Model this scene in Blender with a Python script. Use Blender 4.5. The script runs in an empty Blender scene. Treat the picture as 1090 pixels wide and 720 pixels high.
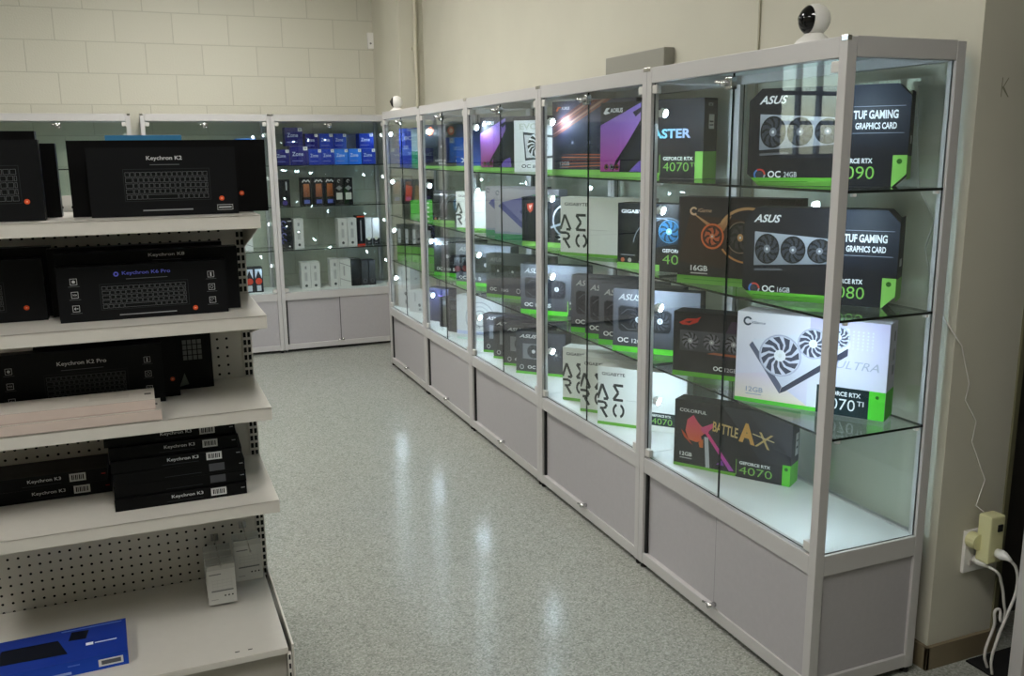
import bpy, bmesh, math, random
from mathutils import Vector, Matrix
random.seed(7)
S = bpy.context.scene
COL = S.collection
R = math.radians
# ------------------------------------------------------------------ camera
F_PX, PITCH, YAW, ROLL, CAM_Z = 964.0, R(11.76), R(22.24), R(-0.63), 1.537
fw = Vector((math.sin(YAW)*math.cos(PITCH), math.cos(YAW)*math.cos(PITCH), -math.sin(PITCH)))
rt0 = Vector((math.cos(YAW), -math.sin(YAW), 0)); up0 = rt0.cross(fw)
rt = rt0*math.cos(ROLL)+up0*math.sin(ROLL); up = -rt0*math.sin(ROLL)+up0*math.cos(ROLL)
cd = bpy.data.cameras.new('camera'); cam = bpy.data.objects.new('camera', cd); COL.objects.link(cam)
cd.sensor_width = 36; cd.lens = F_PX/1090*36; cd.clip_start = .05
M = Matrix.Identity(4)
for i in range(3):
    M[i][0] = rt[i]; M[i][1] = up[i]; M[i][2] = -fw[i]
M[2][3] = CAM_Z
cam.matrix_world = M; S.camera = cam
# ------------------------------------------------------------------ world, exposure
S.view_settings.view_transform = 'Standard'; S.view_settings.look = 'None'
S.view_settings.exposure = 0.0; S.view_settings.gamma = 1; S.view_settings.use_curve_mapping = False
S.cycles.max_bounces = 12; S.cycles.transparent_max_bounces = 40; S.cycles.use_denoising = True
S.cycles.caustics_reflective = False; S.cycles.sample_clamp_indirect = 4.0
W = bpy.data.worlds.new('sky'); S.world = W; W.use_nodes = True
nt = W.node_tree; bg = nt.nodes['Background']
sky = nt.nodes.new('ShaderNodeTexSky'); sky.sky_type = 'NISHITA'; sky.sun_disc = False; sky.sun_elevation = R(38); sky.sun_rotation = R(200)
nt.links.new(sky.outputs[0], bg.inputs[0]); bg.inputs[1].default_value = 0.9
LED_POWER = 430.0      # radiance of the little show-case spots
CEIL_POWER = 19.0      # radiance of the ceiling fittings
# ------------------------------------------------------------------ materials
def lin(h):
    h = h.lstrip('#'); h = h if len(h) == 6 else ''.join(q*2 for q in h); c = [int(h[i:i+2], 16)/255 for i in (0, 2, 4)]
    return tuple(((x+.055)/1.055)**2.4 if x > .04045 else x/12.92 for x in c)
MATS = {}
def mat(name, hexc, rough=.5, metal=0., spec=.5, noise=0., nscale=20., bump=0.):
    if name in MATS: return MATS[name]
    m = bpy.data.materials.new(name); m.use_nodes = True; n = m.node_tree; p = n.nodes['Principled BSDF']
    c = lin(hexc); p.inputs['Base Color'].default_value = (*c, 1)
    p.inputs['Roughness'].default_value = rough; p.inputs['Metallic'].default_value = metal
    p.inputs['Specular IOR Level'].default_value = spec
    if noise or bump:
        tc = n.nodes.new('ShaderNodeTexCoord'); nz = n.nodes.new('ShaderNodeTexNoise'); nz.inputs['Scale'].default_value = nscale; nz.inputs['Detail'].default_value = 6
        n.links.new(tc.outputs['Object'], nz.inputs['Vector'])
        if noise:
            r = n.nodes.new('ShaderNodeValToRGB'); r.color_ramp.elements[0].position = .3; r.color_ramp.elements[1].position = .7
            r.color_ramp.elements[0].color = (*[x*(1-noise) for x in c], 1); r.color_ramp.elements[1].color = (*[min(1, x*(1+noise)) for x in c], 1)
            n.links.new(nz.outputs['Fac'], r.inputs[0]); n.links.new(r.outputs[0], p.inputs['Base Color'])
        if bump:
            b = n.nodes.new('ShaderNodeBump'); b.inputs['Strength'].default_value = bump; b.inputs['Distance'].default_value = .004
            n.links.new(nz.outputs['Fac'], b.inputs['Height']); n.links.new(b.outputs[0], p.inputs['Normal'])
    MATS[name] = m; return m
def emit(name, hexc, strength):
    m = bpy.data.materials.new(name); m.use_nodes = True; n = m.node_tree; n.nodes.clear()
    e = n.nodes.new('ShaderNodeEmission'); o = n.nodes.new('ShaderNodeOutputMaterial')
    e.inputs[0].default_value = (*lin(hexc), 1); e.inputs[1].default_value = strength; n.links.new(e.outputs[0], o.inputs[0])
    return m
def glass(name, hexc):
    # thin architectural pane: clear transmission + Schlick mirror reflection on each face
    m = bpy.data.materials.new(name); m.use_nodes = True; n = m.node_tree; n.nodes.clear()
    o = n.nodes.new('ShaderNodeOutputMaterial'); mx = n.nodes.new('ShaderNodeMixShader'); t = n.nodes.new('ShaderNodeBsdfTransparent'); g = n.nodes.new('ShaderNodeBsdfGlossy')
    t.inputs[0].default_value = (*lin(hexc), 1); g.inputs['Roughness'].default_value = 0.0; g.inputs[0].default_value = (1, 1, 1, 1)
    lw = n.nodes.new('ShaderNodeLayerWeight'); pw = n.nodes.new('ShaderNodeMath'); pw.operation = 'POWER'; pw.inputs[1].default_value = 5
    ml = n.nodes.new('ShaderNodeMath'); ml.operation = 'MULTIPLY_ADD'; ml.inputs[1].default_value = .96; ml.inputs[2].default_value = .04
    n.links.new(lw.outputs['Facing'], pw.inputs[0]); n.links.new(pw.outputs[0], ml.inputs[0]); n.links.new(ml.outputs[0], mx.inputs[0])
    n.links.new(t.outputs[0], mx.inputs[1]); n.links.new(g.outputs[0], mx.inputs[2]); n.links.new(mx.outputs[0], o.inputs[0])
    return m
def ink_material():
    m = bpy.data.materials.new('printed_ink'); m.use_nodes = True; n = m.node_tree; p = n.nodes['Principled BSDF']
    a = n.nodes.new('ShaderNodeAttribute'); a.attribute_name = 'ink'; n.links.new(a.outputs['Color'], p.inputs['Base Color'])
    p.inputs['Roughness'].default_value = .45; p.inputs['Specular IOR Level'].default_value = .14
    return m
INK = ink_material()
ALU = mat('white_aluminium', '#bdbbba', .42, 0, .5)
LAM = mat('grey_laminate', '#aeabae', .5, 0, .4, .02, 60)
DECK = mat('pale_laminate', '#dcdfdd', .4)
CHROME = mat('chrome', '#d8d8d8', .12, 1.)
RUBBER = mat('black_rubber', '#0c0c0c', .7)
GLASS = glass('clear_glass', '#f9fcfb')
GEDGE = mat('dark_green_glass_edge', '#0a1613', .15)
POWDER = mat('cream_powder_coat', '#d2cec6', .28, 0, .5, .015, 30)
POWDER_DIRTY = POWDER
HOLE = mat('peg_hole_black', '#050505', .9)
PLASTIC = mat('white_plastic', '#e6e4e0', .35)
CREAMPL = mat('cream_plastic', '#d9d6a6', .4)
LENS = emit('led_lens', '#d6edff', LED_POWER)
def floor_material():
    m = bpy.data.materials.new('speckled_vinyl'); m.use_nodes = True; n = m.node_tree; p = n.nodes['Principled BSDF']
    tc = n.nodes.new('ShaderNodeTexCoord')
    def vor(scale, pos0, pos1):
        v = n.nodes.new('ShaderNodeTexVoronoi'); v.inputs['Scale'].default_value = scale; n.links.new(tc.outputs['Object'], v.inputs['Vector'])
        sp = n.nodes.new('ShaderNodeSeparateColor'); n.links.new(v.outputs['Color'], sp.inputs[0])
        r = n.nodes.new('ShaderNodeMapRange'); r.inputs[1].default_value = pos0; r.inputs[2].default_value = pos1; n.links.new(sp.outputs[0], r.inputs[0]); return r
    a = vor(165, .62, .74); b = vor(200, .66, .78)
    nz = n.nodes.new('ShaderNodeTexNoise'); nz.inputs['Scale'].default_value = 1.5; n.links.new(tc.outputs['Object'], nz.inputs['Vector'])
    def mixc(f, c1, c2, k=1):
        x = n.nodes.new('ShaderNodeMix'); x.data_type = 'RGBA'
        mu = n.nodes.new('ShaderNodeMath'); mu.operation = 'MULTIPLY'; mu.inputs[1].default_value = k; n.links.new(f, mu.inputs[0]); n.links.new(mu.outputs[0], x.inputs[0])
        for i, c in ((6, c1), (7, c2)):
            if isinstance(c, str): x.inputs[i].default_value = (*lin(c), 1)
            else: n.links.new(c, x.inputs[i])
        return x.outputs[2]
    c = mixc(nz.outputs['Fac'], '#95978f', '#9b9d96')
    c = mixc(a.outputs[0], c, '#6c716b', .5); c = mixc(b.outputs[0], c, '#b9bbb5', .5)
    n.links.new(c, p.inputs['Base Color']); p.inputs['Roughness'].default_value = .19; p.inputs['Specular IOR Level'].default_value = .2
    n2 = n.nodes.new('ShaderNodeTexNoise'); n2.inputs['Scale'].default_value = 26; n2.inputs['Detail'].default_value = 3; n.links.new(tc.outputs['Object'], n2.inputs['Vector'])
    bp = n.nodes.new('ShaderNodeBump'); bp.inputs['Strength'].default_value = .10; bp.inputs['Distance'].default_value = .004
    n.links.new(n2.outputs['Fac'], bp.inputs['Height']); n.links.new(bp.outputs[0], p.inputs['Normal'])
    return m
def block_material():
    m = bpy.data.materials.new('painted_block'); m.use_nodes = True; n = m.node_tree; p = n.nodes['Principled BSDF']
    tc = n.nodes.new('ShaderNodeTexCoord'); sx = n.nodes.new('ShaderNodeSeparateXYZ'); cx = n.nodes.new('ShaderNodeCombineXYZ')
    n.links.new(tc.outputs['Object'], sx.inputs[0]); n.links.new(sx.outputs[0], cx.inputs[0]); n.links.new(sx.outputs[2], cx.inputs[1])
    mp = n.nodes.new('ShaderNodeMapping'); mp.inputs['Location'].default_value = (.04, .106, 0); n.links.new(cx.outputs[0], mp.inputs[0])
    br = n.nodes.new('ShaderNodeTexBrick'); br.offset = .5; br.inputs['Scale'].default_value = 1
    br.inputs['Brick Width'].default_value = .40; br.inputs['Row Height'].default_value = .222; br.inputs['Mortar Size'].default_value = .005; br.inputs['Mortar Smooth'].default_value = .6
    br.inputs['Color1'].default_value = (*lin('#c8c5b6'), 1); br.inputs['Color2'].default_value = (*lin('#ccc9ba'), 1); br.inputs['Mortar'].default_value = (*lin('#b9b6a7'), 1)
    n.links.new(mp.outputs[0], br.inputs['Vector']); n.links.new(br.outputs['Color'], p.inputs['Base Color']); p.inputs['Roughness'].default_value = .55
    nz = n.nodes.new('ShaderNodeTexNoise'); nz.inputs['Scale'].default_value = 90; n.links.new(tc.outputs['Object'], nz.inputs['Vector'])
    ad = n.nodes.new('ShaderNodeMath'); ad.operation = 'MULTIPLY_ADD'; ad.inputs[1].default_value = -1.5
    n.links.new(br.outputs['Fac'], ad.inputs[0]); n.links.new(nz.outputs['Fac'], ad.inputs[2])
    bp = n.nodes.new('ShaderNodeBump'); bp.inputs['Strength'].default_value = .35; bp.inputs['Distance'].default_value = .004
    n.links.new(ad.outputs[0], bp.inputs['Height']); n.links.new(bp.outputs[0], p.inputs['Normal'])
    return m
FLOOR, BLOCK = floor_material(), block_material()
WALLP = mat('cream_wall_paint', '#c6c3b4', .6, 0, .3, .03, 3, .15)
# ------------------------------------------------------------------ mesh helpers
class MB:
    """collects boxes, prisms, tubes and lathes into ONE mesh"""
    def __init__(s): s.v = []; s.f = []; s.m = []
    def add(s, vs, fs, mi=0):
        o = len(s.v); s.v += [tuple(x) for x in vs]; s.f += [tuple(i+o for i in f) for f in fs]; s.m += [mi]*len(fs); return s
    def box(s, x0, y0, z0, x1, y1, z1, mi=0, b=0.):
        if b <= 0:
            return s.add([(x, y, z) for z in (z0, z1) for y in (y0, y1) for x in (x0, x1)],
                         [(0, 2, 3, 1), (4, 5, 7, 6), (0, 1, 5, 4), (2, 6, 7, 3), (0, 4, 6, 2), (1, 3, 7, 5)], mi)
        bm = bmesh.new(); bmesh.ops.create_cube(bm, size=1)
        for v in bm.verts: v.co = Vector(((x0+x1)/2+v.co.x*(x1-x0), (y0+y1)/2+v.co.y*(y1-y0), (z0+z1)/2+v.co.z*(z1-z0)))
        bmesh.ops.bevel(bm, geom=bm.edges[:], offset=b, segments=2, affect='EDGES', profile=.6)
        bm.verts.index_update(); s.add([v.co[:] for v in bm.verts], [[v.index for v in f.verts] for f in bm.faces], mi); bm.free(); return s
    def pane(s, x0, y0, z0, x1, y1, z1, thin):
        # glass plate: two big faces in slot 0, the rim in slot 1
        s.box(x0, y0, z0, x1, y1, z1, 1)
        big = {'z': (0, 1), 'y': (2, 3), 'x': (4, 5)}[thin]
        for k in big: s.m[-6+k] = 0
        return s
    def prism(s, pts, y0, y1, mi=0):
        n = len(pts); vs = [(x, y0, z) for x, z in pts]+[(x, y1, z) for x, z in pts]
        return s.add(vs, [tuple(range(n)), tuple(range(2*n-1, n-1, -1))]+[(i, i+n, (i+1) % n+n, (i+1) % n) for i in range(n)], mi)
    def tube(s, pts, r, seg=8, mi=0):
        pts = [Vector(p) for p in pts]; rings = []; prev = None
        for i, p in enumerate(pts):
            d = (pts[min(i+1, len(pts)-1)]-pts[max(i-1, 0)]).normalized()
            a = prev if prev is not None else (Vector((0, 0, 1)) if abs(d.z) < .9 else Vector((1, 0, 0)))
            u = (a-d*a.dot(d)).normalized(); prev = u; w = d.cross(u); rr = r[i] if isinstance(r, (list, tuple)) else r
            rings.append([p+u*rr*math.cos(2*math.pi*k/seg)+w*rr*math.sin(2*math.pi*k/seg) for k in range(seg)])
        vs = [q for g in rings for q in g]; fs = []
        for i in range(len(pts)-1):
            for k in range(seg):
                a, b = i*seg+k, i*seg+(k+1) % seg; fs.append((a, b, b+seg, a+seg))
        fs += [tuple(range(seg-1, -1, -1)), tuple(range(len(vs)-seg, len(vs)))]
        return s.add(vs, fs, mi)
    def lathe(s, prof, c=(0, 0, 0), seg=24, mi=0):
        vs = [(c[0]+r*math.cos(2*math.pi*k/seg), c[1]+r*math.sin(2*math.pi*k/seg), c[2]+z) for r, z in prof for k in range(seg)]; fs = []
        for i in range(len(prof)-1):
            for k in range(seg):
                a, b = i*seg+k, i*seg+(k+1) % seg; fs.append((a, b, b+seg, a+seg))
        fs += [tuple(range(seg-1, -1, -1)), tuple(range(len(vs)-seg, len(vs)))]
        return s.add(vs, fs, mi)
    def mesh(s, name, mats):
        me = bpy.data.meshes.new(name); me.from_pydata(s.v, [], s.f)
        for m in (mats if isinstance(mats, (list, tuple)) else [mats]): me.materials.append(m)
        me.polygons.foreach_set('material_index', s.m); me.update(); return me
    def build(s, name, mats, parent=None, smooth=False, loc=None):
        me = s.mesh(name, mats)
        if smooth: me.polygons.foreach_set('use_smooth', [True]*len(me.polygons))
        o = bpy.data.objects.new(name, me); COL.objects.link(o); o.parent = parent
        if loc: o.location = loc
        return o
def tag(o, label=None, cat=None, group=None, kind=None):
    if label: o['label'] = label
    if cat: o['category'] = cat
    if group: o['group'] = group
    if kind: o['kind'] = kind
    return o
def empty(name, loc, rz=0):
    o = bpy.data.objects.new(name, None); COL.objects.link(o); o.location = loc; o.rotation_euler = (0, 0, rz); o.empty_display_size = .05; return o
def struct(name, mb, mats, parent=None):
    o = mb.build(name, mats, parent)
    if parent is None: o['kind'] = 'structure'
    return o
def copy_tree(o, parent=None):
    c = o.copy(); COL.objects.link(c); c.parent = parent
    for ch in o.children: copy_tree(ch, c)
    return c
# ------------------------------------------------------------------ printing on faces
_txt = {}
def text2d(s, shear=0, bold=0.):
    k = (s, shear, bold)
    if k not in _txt:
        cu = bpy.data.curves.new('t', 'FONT'); cu.body = s; cu.shear = shear; cu.offset = bold; cu.resolution_u = 3
        ob = bpy.data.objects.new('t', cu); COL.objects.link(ob)
        me = ob.evaluated_get(bpy.context.evaluated_depsgraph_get()).to_mesh()
        vs = [(v.co.x, v.co.y) for v in me.vertices]; fs = [tuple(p.vertices) for p in me.polygons]
        bpy.data.objects.remove(ob); bpy.data.curves.remove(cu)
        x0 = min(v[0] for v in vs); x1 = max(v[0] for v in vs); y0 = min(v[1] for v in vs); y1 = max(v[1] for v in vs)
        h = y1-y0; _txt[k] = ([((x-x0)/h, (y-y0)/h) for x, y in vs], fs, (x1-x0)/h)
    return _txt[k]
def clip(poly, w, h, ch=0):
    if ch:
        for nx, ny, c in ((1, 1, -ch), (-1, 1, w-ch), (1, -1, h-ch), (-1, -1, w+h-ch)):
            out = []
            for i in range(len(poly)):
                a, b = poly[i-1], poly[i]; da = nx*a[0]+ny*a[1]+c; db = nx*b[0]+ny*b[1]+c
                if (da >= 0) != (db >= 0):
                    t = da/(da-db); out.append((a[0]+(b[0]-a[0])*t, a[1]+(b[1]-a[1])*t))
                if db >= 0: out.append(b)
            poly = out
            if len(poly) < 3: return []
    for ax, lim, sg in ((0, 0, 1), (0, w, -1), (1, 0, 1), (1, h, -1)):
        out = []
        for i in range(len(poly)):
            a, b = poly[i-1], poly[i]; da, db = (a[ax]-lim)*sg, (b[ax]-lim)*sg
            if (da >= 0) != (db >= 0):
                t = da/(da-db); out.append((a[0]+(b[0]-a[0])*t, a[1]+(b[1]-a[1])*t))
            if db >= 0: out.append(b)
        poly = out
        if len(poly) < 3: return []
    return poly
def mixh(a, b, t):
    return tuple(x+(y-x)*t for x, y in zip(a, b))
class Art:
    """flat print for one box face; coordinates are fractions of the face"""
    STEP = .00025
    def __init__(s, w, h, ch=0): s.w, s.h, s.ch = w, h, ch; s.v = []; s.f = []; s.c = []; s.L = 1; s.T = None
    def up(s): s.L += 1; return s
    def tr(s, x, y): return s.T(x, y) if s.T else (x, y)
    def _c(s, c): return lin(c) if isinstance(c, str) else c
    def poly(s, pts, col, col2=None, ax=1):
        p = [s.tr(x, y) for x, y in pts]; q = clip([(x*s.w, y*s.h) for x, y in p], s.w, s.h, s.ch)
        if len(q) < 3: return s
        o = len(s.v); s.v += [(x, y, s.L) for x, y in q]; s.f.append(tuple(range(o, o+len(q))))
        a = s._c(col)
        if col2 is None: s.c += [a]*len(q)
        else:
            b = s._c(col2); lo = min(t[ax] for t in q); hi = max(t[ax] for t in q)
            s.c += [mixh(a, b, (t[ax]-lo)/(hi-lo+1e-9)) for t in q]
        return s
    def rect(s, x0, y0, x1, y1, col, col2=None, ax=1): return s.poly([(x0, y0), (x1, y0), (x1, y1), (x0, y1)], col, col2, ax)
    def frame(s, x0, y0, x1, y1, t, col):
        tx, ty = t/s.w, t/s.h
        return s.rect(x0, y0, x1, y0+ty, col).rect(x0, y1-ty, x1, y1, col).rect(x0, y0, x0+tx, y1, col).rect(x1-tx, y0, x1, y1, col)
    def disc(s, x, y, r, col, n=20, sx=1.):
        return s.poly([(x+r*sx/s.w*math.cos(2*math.pi*k/n), y+r/s.h*math.sin(2*math.pi*k/n)) for k in range(n)], col)
    def arc(s, x, y, r, t, a0, a1, col, n=16, sx=1.):
        for k in range(n):
            p = a0+(a1-a0)*k/n; q = a0+(a1-a0)*(k+1)/n
            s.poly([(x+rr*sx/s.w*math.cos(g), y+rr/s.h*math.sin(g)) for rr, g in ((r-t, p), (r, p), (r, q), (r-t, q))], col)
        return s
    def line(s, pts, t, col):
        for (xa, ya), (xb, yb) in zip(pts, pts[1:]):
            dx, dy = (xb-xa)*s.w, (yb-ya)*s.h; L = math.hypot(dx, dy) or 1; nx, ny = -dy/L*t/2/s.w, dx/L*t/2/s.h
            s.poly([(xa+nx, ya+ny), (xa-nx, ya-ny), (xb-nx, yb-ny), (xb+nx, yb+ny)], col)
        return s
    def text(s, st, x, y, h, col, w=None, shear=0, bold=.01, col2=None):
        """h = letter height as a fraction of the face height, w = total width as a fraction of its width"""
        vs, fs, asp = text2d(st, shear, bold); W = w if w else asp*h*s.h/s.w
        o = len(s.v); p = [s.tr(x+a/asp*W, y+b*h) for a, b in vs]; s.v += [(a*s.w, b*s.h, s.L) for a, b in p]
        s.f += [tuple(i+o for i in f) for f in fs]; a = s._c(col); b = s._c(col2) if col2 else a
        s.c += [mixh(a, b, t[0]/asp) for t in vs]; return s
    def fan(s, x, y, r, blade='#23252b', back='#0c0d10', ring='#3a3d44', hub='#55585f', blades=9, sx=1., tw=.5):
        n = blades
        s.disc(x, y, r, ring, 24, sx); s.up(); s.disc(x, y, r*.93, back, 24, sx); s.up()
        for k in range(n):
            a = 2*math.pi*k/n; st = 2*math.pi/n*.62; q = []
            for rr, da in ((.24, 0), (.55, tw*.35), (.9, tw), (.9, tw+st), (.55, tw*.35+st), (.24, st)):
                q.append((x+rr*r*sx/s.w*math.cos(a+da), y+rr*r/s.h*math.sin(a+da)))
            s.poly(q, blade)
        s.up(); s.disc(x, y, r*.28, hub, 14, sx); s.up(); s.disc(x, y, r*.10, '#e4e6ea', 8, sx); s.L -= 4; return s
    def gpu(s, x0, y0, x1, y1, n, body='#7b7f88', body2='#50545c', rs=.40, shrink=0., hub='#7d818a', **k):
        s.poly([(x0, y0), (x1, y0+(y1-y0)*shrink*.5), (x1, y1-(y1-y0)*shrink*.5), (x0, y1)], body2, body); s.up()
        for i in range(n):
            t = (i+.5)/n; sc = 1-shrink*t; r = (y1-y0)*s.h*rs*sc
            s.fan(x0+(x1-x0)*t, (y0+y1)/2, r, hub=hub, sx=min(1, (x1-x0)*s.w/n*.48/r), **k)
        s.L += 3; return s
    def build(s, name, parent, frm):
        """frm maps (x, y, lift) on the face to the parent's space"""
        me = bpy.data.meshes.new(name); me.from_pydata([frm(x, y, l*s.STEP) for x, y, l in s.v], [], s.f)
        a = me.attributes.new('ink', 'FLOAT_COLOR', 'POINT')
        a.data.foreach_set('color', [t for c in s.c for t in (*c, 1.)]); me.materials.append(INK); me.update()
        o = bpy.data.objects.new(name, me); COL.objects.link(o); o.parent = parent; return o
GREEN = '#82bd58'
def carton(name, label, cat, bl, ang, w, d, h, color, front=None, side=None, topart=None, group=None, cham=0, chamr=None, rough=.45, lid=True):
    """a closed carton: front face from its lower-left corner bl along ang; art functions draw on the faces"""
    z0 = bl[2]; a = R(ang); o = None
    mm = mat('card_'+color.strip('#')+('_%d' % int(rough*100)), color, rough, 0, .14)
    mb = MB()
    if cham: mb.prism([(cham, 0), (w-cham, 0), (w, cham), (w, h-cham), (w-cham, h), (cham, h), (0, h-cham), (0, cham)], 0, d)
    else: mb.box(0, 0, 0, w, d, h, 0, .0012)
    o = mb.build(name, mm); o.location = (bl[0], bl[1], z0+.0008); o.rotation_euler = (0, 0, a); tag(o, label, cat, group)
    if front:
        A = Art(w, h, cham); front(A); A.build('front_print', o, lambda x, y, l: (x, -l, y))
    if side:
        A = Art(d, h); side(A); A.build('side_print', o, lambda x, y, l: (w+l, x, y))
    if topart:
        A = Art(w, d); topart(A); A.build('top_print', o, lambda x, y, l: (x, y, h+l))
    return o
# ================================================================== SETTING
X0, XW, YB, YN, CH = 1.6265, 2.065, 7.50, 1.806, 3.1
XL, YF = -4.4, -3.2
struct('floor', MB().box(XL, YF, -.1, 4.2, YB+.2, 0), FLOOR)
struct('ceiling', MB().box(XL, YF, CH, 4.2, YB+.2, CH+.1), mat('ceiling_paint', '#d8d6cf', .8))
bx0, bx1, bz0, bz1 = -3.95, -2.68, 1.42, 2.75
m = MB(); m.box(bx1, YB, 0, XW+.27, YB+.2, CH); m.box(XL-.1, YB, 0, bx0, YB+.2, CH); m.box(bx0, YB, 0, bx1, YB+.2, bz0); m.box(bx0, YB, bz1, bx1, YB+.2, CH)
struct('wall_back', m, BLOCK)
struct('wall_right', MB().box(XW, YN, 0, XW+.27, YB, CH), WALLP)
struct('column', MB().box(1.88, 6.72, 0, XW, YB, CH), WALLP)
bb = mat('brown_skirting', '#7c7059', .55)
m = MB(); m.box(XW-.012, YN-.012, 0, XW, 6.72, .075, 0, .002); m.box(XW-.012, YN-.012, 0, XW+.27, YN, .075, 0, .002)
struct('baseboard_right', m, bb)
# high window in the back wall, far beyond the picture's edge
struct('wall_left', MB().box(XL-.1, YF, 0, XL, YB, CH), WALLP)
wn = MB()
for x in (bx0, bx0+.34, bx0+.72, bx0+.98, bx1-.05): wn.box(x, YB+.05, bz0, x+.045, YB+.1, bz1)
for z in (bz0, bz0+.33, bz0+.62, bz0+1.0, bz1-.05): wn.box(bx0, YB+.05, z, bx1, YB+.1, z+.04)
wo = struct('window_1', wn, mat('window_frame_white', '#d6d9dc', .4))
MB().pane(bx0, YB+.07, bz0, bx1, YB+.076, bz1, 'y').build('window_pane', [GLASS, GEDGE], wo)
struct('wall_front', MB().box(XL, YF-.1, 0, 4.2, YF, CH), WALLP)
struct('wall_near', MB().box(4.1, YF, 0, 4.2, YB, CH), WALLP)
# dark passage beyond the end of the wall, and the pale door leaf at the picture's edge
DARK = mat('passage_shade', '#2b2621', .6)
struct('passage_sheet', MB().box(XW+.27, 1.95, 0, 4.1, 2.0, CH), DARK)  # dark sheet whose colour stands in for the shade of the opening
struct('trim_1', MB().box(XW+.255, YN-.006, .075, XW+.275, YN+.012, CH, 0, .002), mat('olive_trim', '#6f6c52', .5))
struct('door_2', MB().box(2.172, 1.58, .01, 2.95, 1.62, 2.05, 0, .004), mat('pale_grey_door', '#b9b5b4', .4))
m = MB().box(2.205, 1.66, .0005, 2.60, 1.785, .006, 0, .001); tag(m.build('floor_sheet', mat('floor_sheet_black', '#090909', .95)), 'small thin black sheet on the floor below the dangling white cords', 'sheet')  # thin black sheet laid flat on the floor
# pipe in the corner, conduits on the wall
m = MB().tube([(2.0, 6.70, 0), (2.0, 6.70, CH)], .014, 10)
for z in (.8, 2.27): m.box(1.972, 6.694, z-.012, 2.028, 6.72, z+.012, 0, .002)
tag(m.build('pipe', mat('painted_pipe', '#c2bda9', .45)), 'thin vertical pipe painted cream running up the corner column', 'pipe')
tag(MB().box(XW-.006, 2.73, 1.2, XW, 2.738, CH, 0).build('wall_cable', mat('cream_cable', '#a39e8a', .5)), 'thin cable running straight up the smooth cream wall to the ceiling', 'cable')
m = MB().box(XW-.05, 3.28, 1.80, XW, 3.775, 1.935, 0, .004)
tag(m.build('trunking_box', mat('grey_trunking', '#8d8b82', .5)), 'grey rectangular trunking box on the wall above the glass cabinets', 'box')
m = MB().box(1.832, YB-.028, 2.345, 1.885, YB, 2.47, 0, .006); so = m.build('wall_sensor', PLASTIC); tag(so, 'small white sensor on the block wall near the corner', 'sensor')
MB().lathe([(.008, 0), (.008, .004)], (0, 0, 0), 10).build('sensor_button', mat('grey_plastic', '#7d7d7a', .5), so)
so.children[0].rotation_euler = (R(90), 0, 0); so.children[0].location = (1.855, YB-.028, 2.385)
A = Art(1, 1); A.text('K', 0, 0, 1, '#8f8d7a', bold=-.02, w=.6); wr = A.build('wall_scratch', None, lambda x, y, l: (2.148+x*.05, YN-.001-l, 1.66+y*.05)); wr['kind'] = 'structure'
# ceiling fittings
def ceiling_light(x, y, lab):
    o = empty('ceiling_light', (x, y, CH)); tag(o, lab, 'light', 'ceiling light fittings')
    m = MB(); m.box(-.32, -.62, -.03, -.29, .62, 0); m.box(.29, -.62, -.03, .32, .62, 0); m.box(-.29, -.62, -.03, .29, -.59, 0); m.box(-.29, .59, -.03, .29, .62, 0)
    m.build('frame', PLASTIC, o); MB().box(-.29, -.59, -.022, .29, .59, -.002).build('diffuser', CEILM, o)
CEILM = emit('diffuser_light', '#fffcf6', CEIL_POWER)
for x, y in ((.2, 4.1), (.5, 5.7), (-2.0, 4.4), (-2.0, 1.2), (.2, .6)):
    ceiling_light(x, y, 'square ceiling light fitting with white diffuser overhead')
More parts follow.
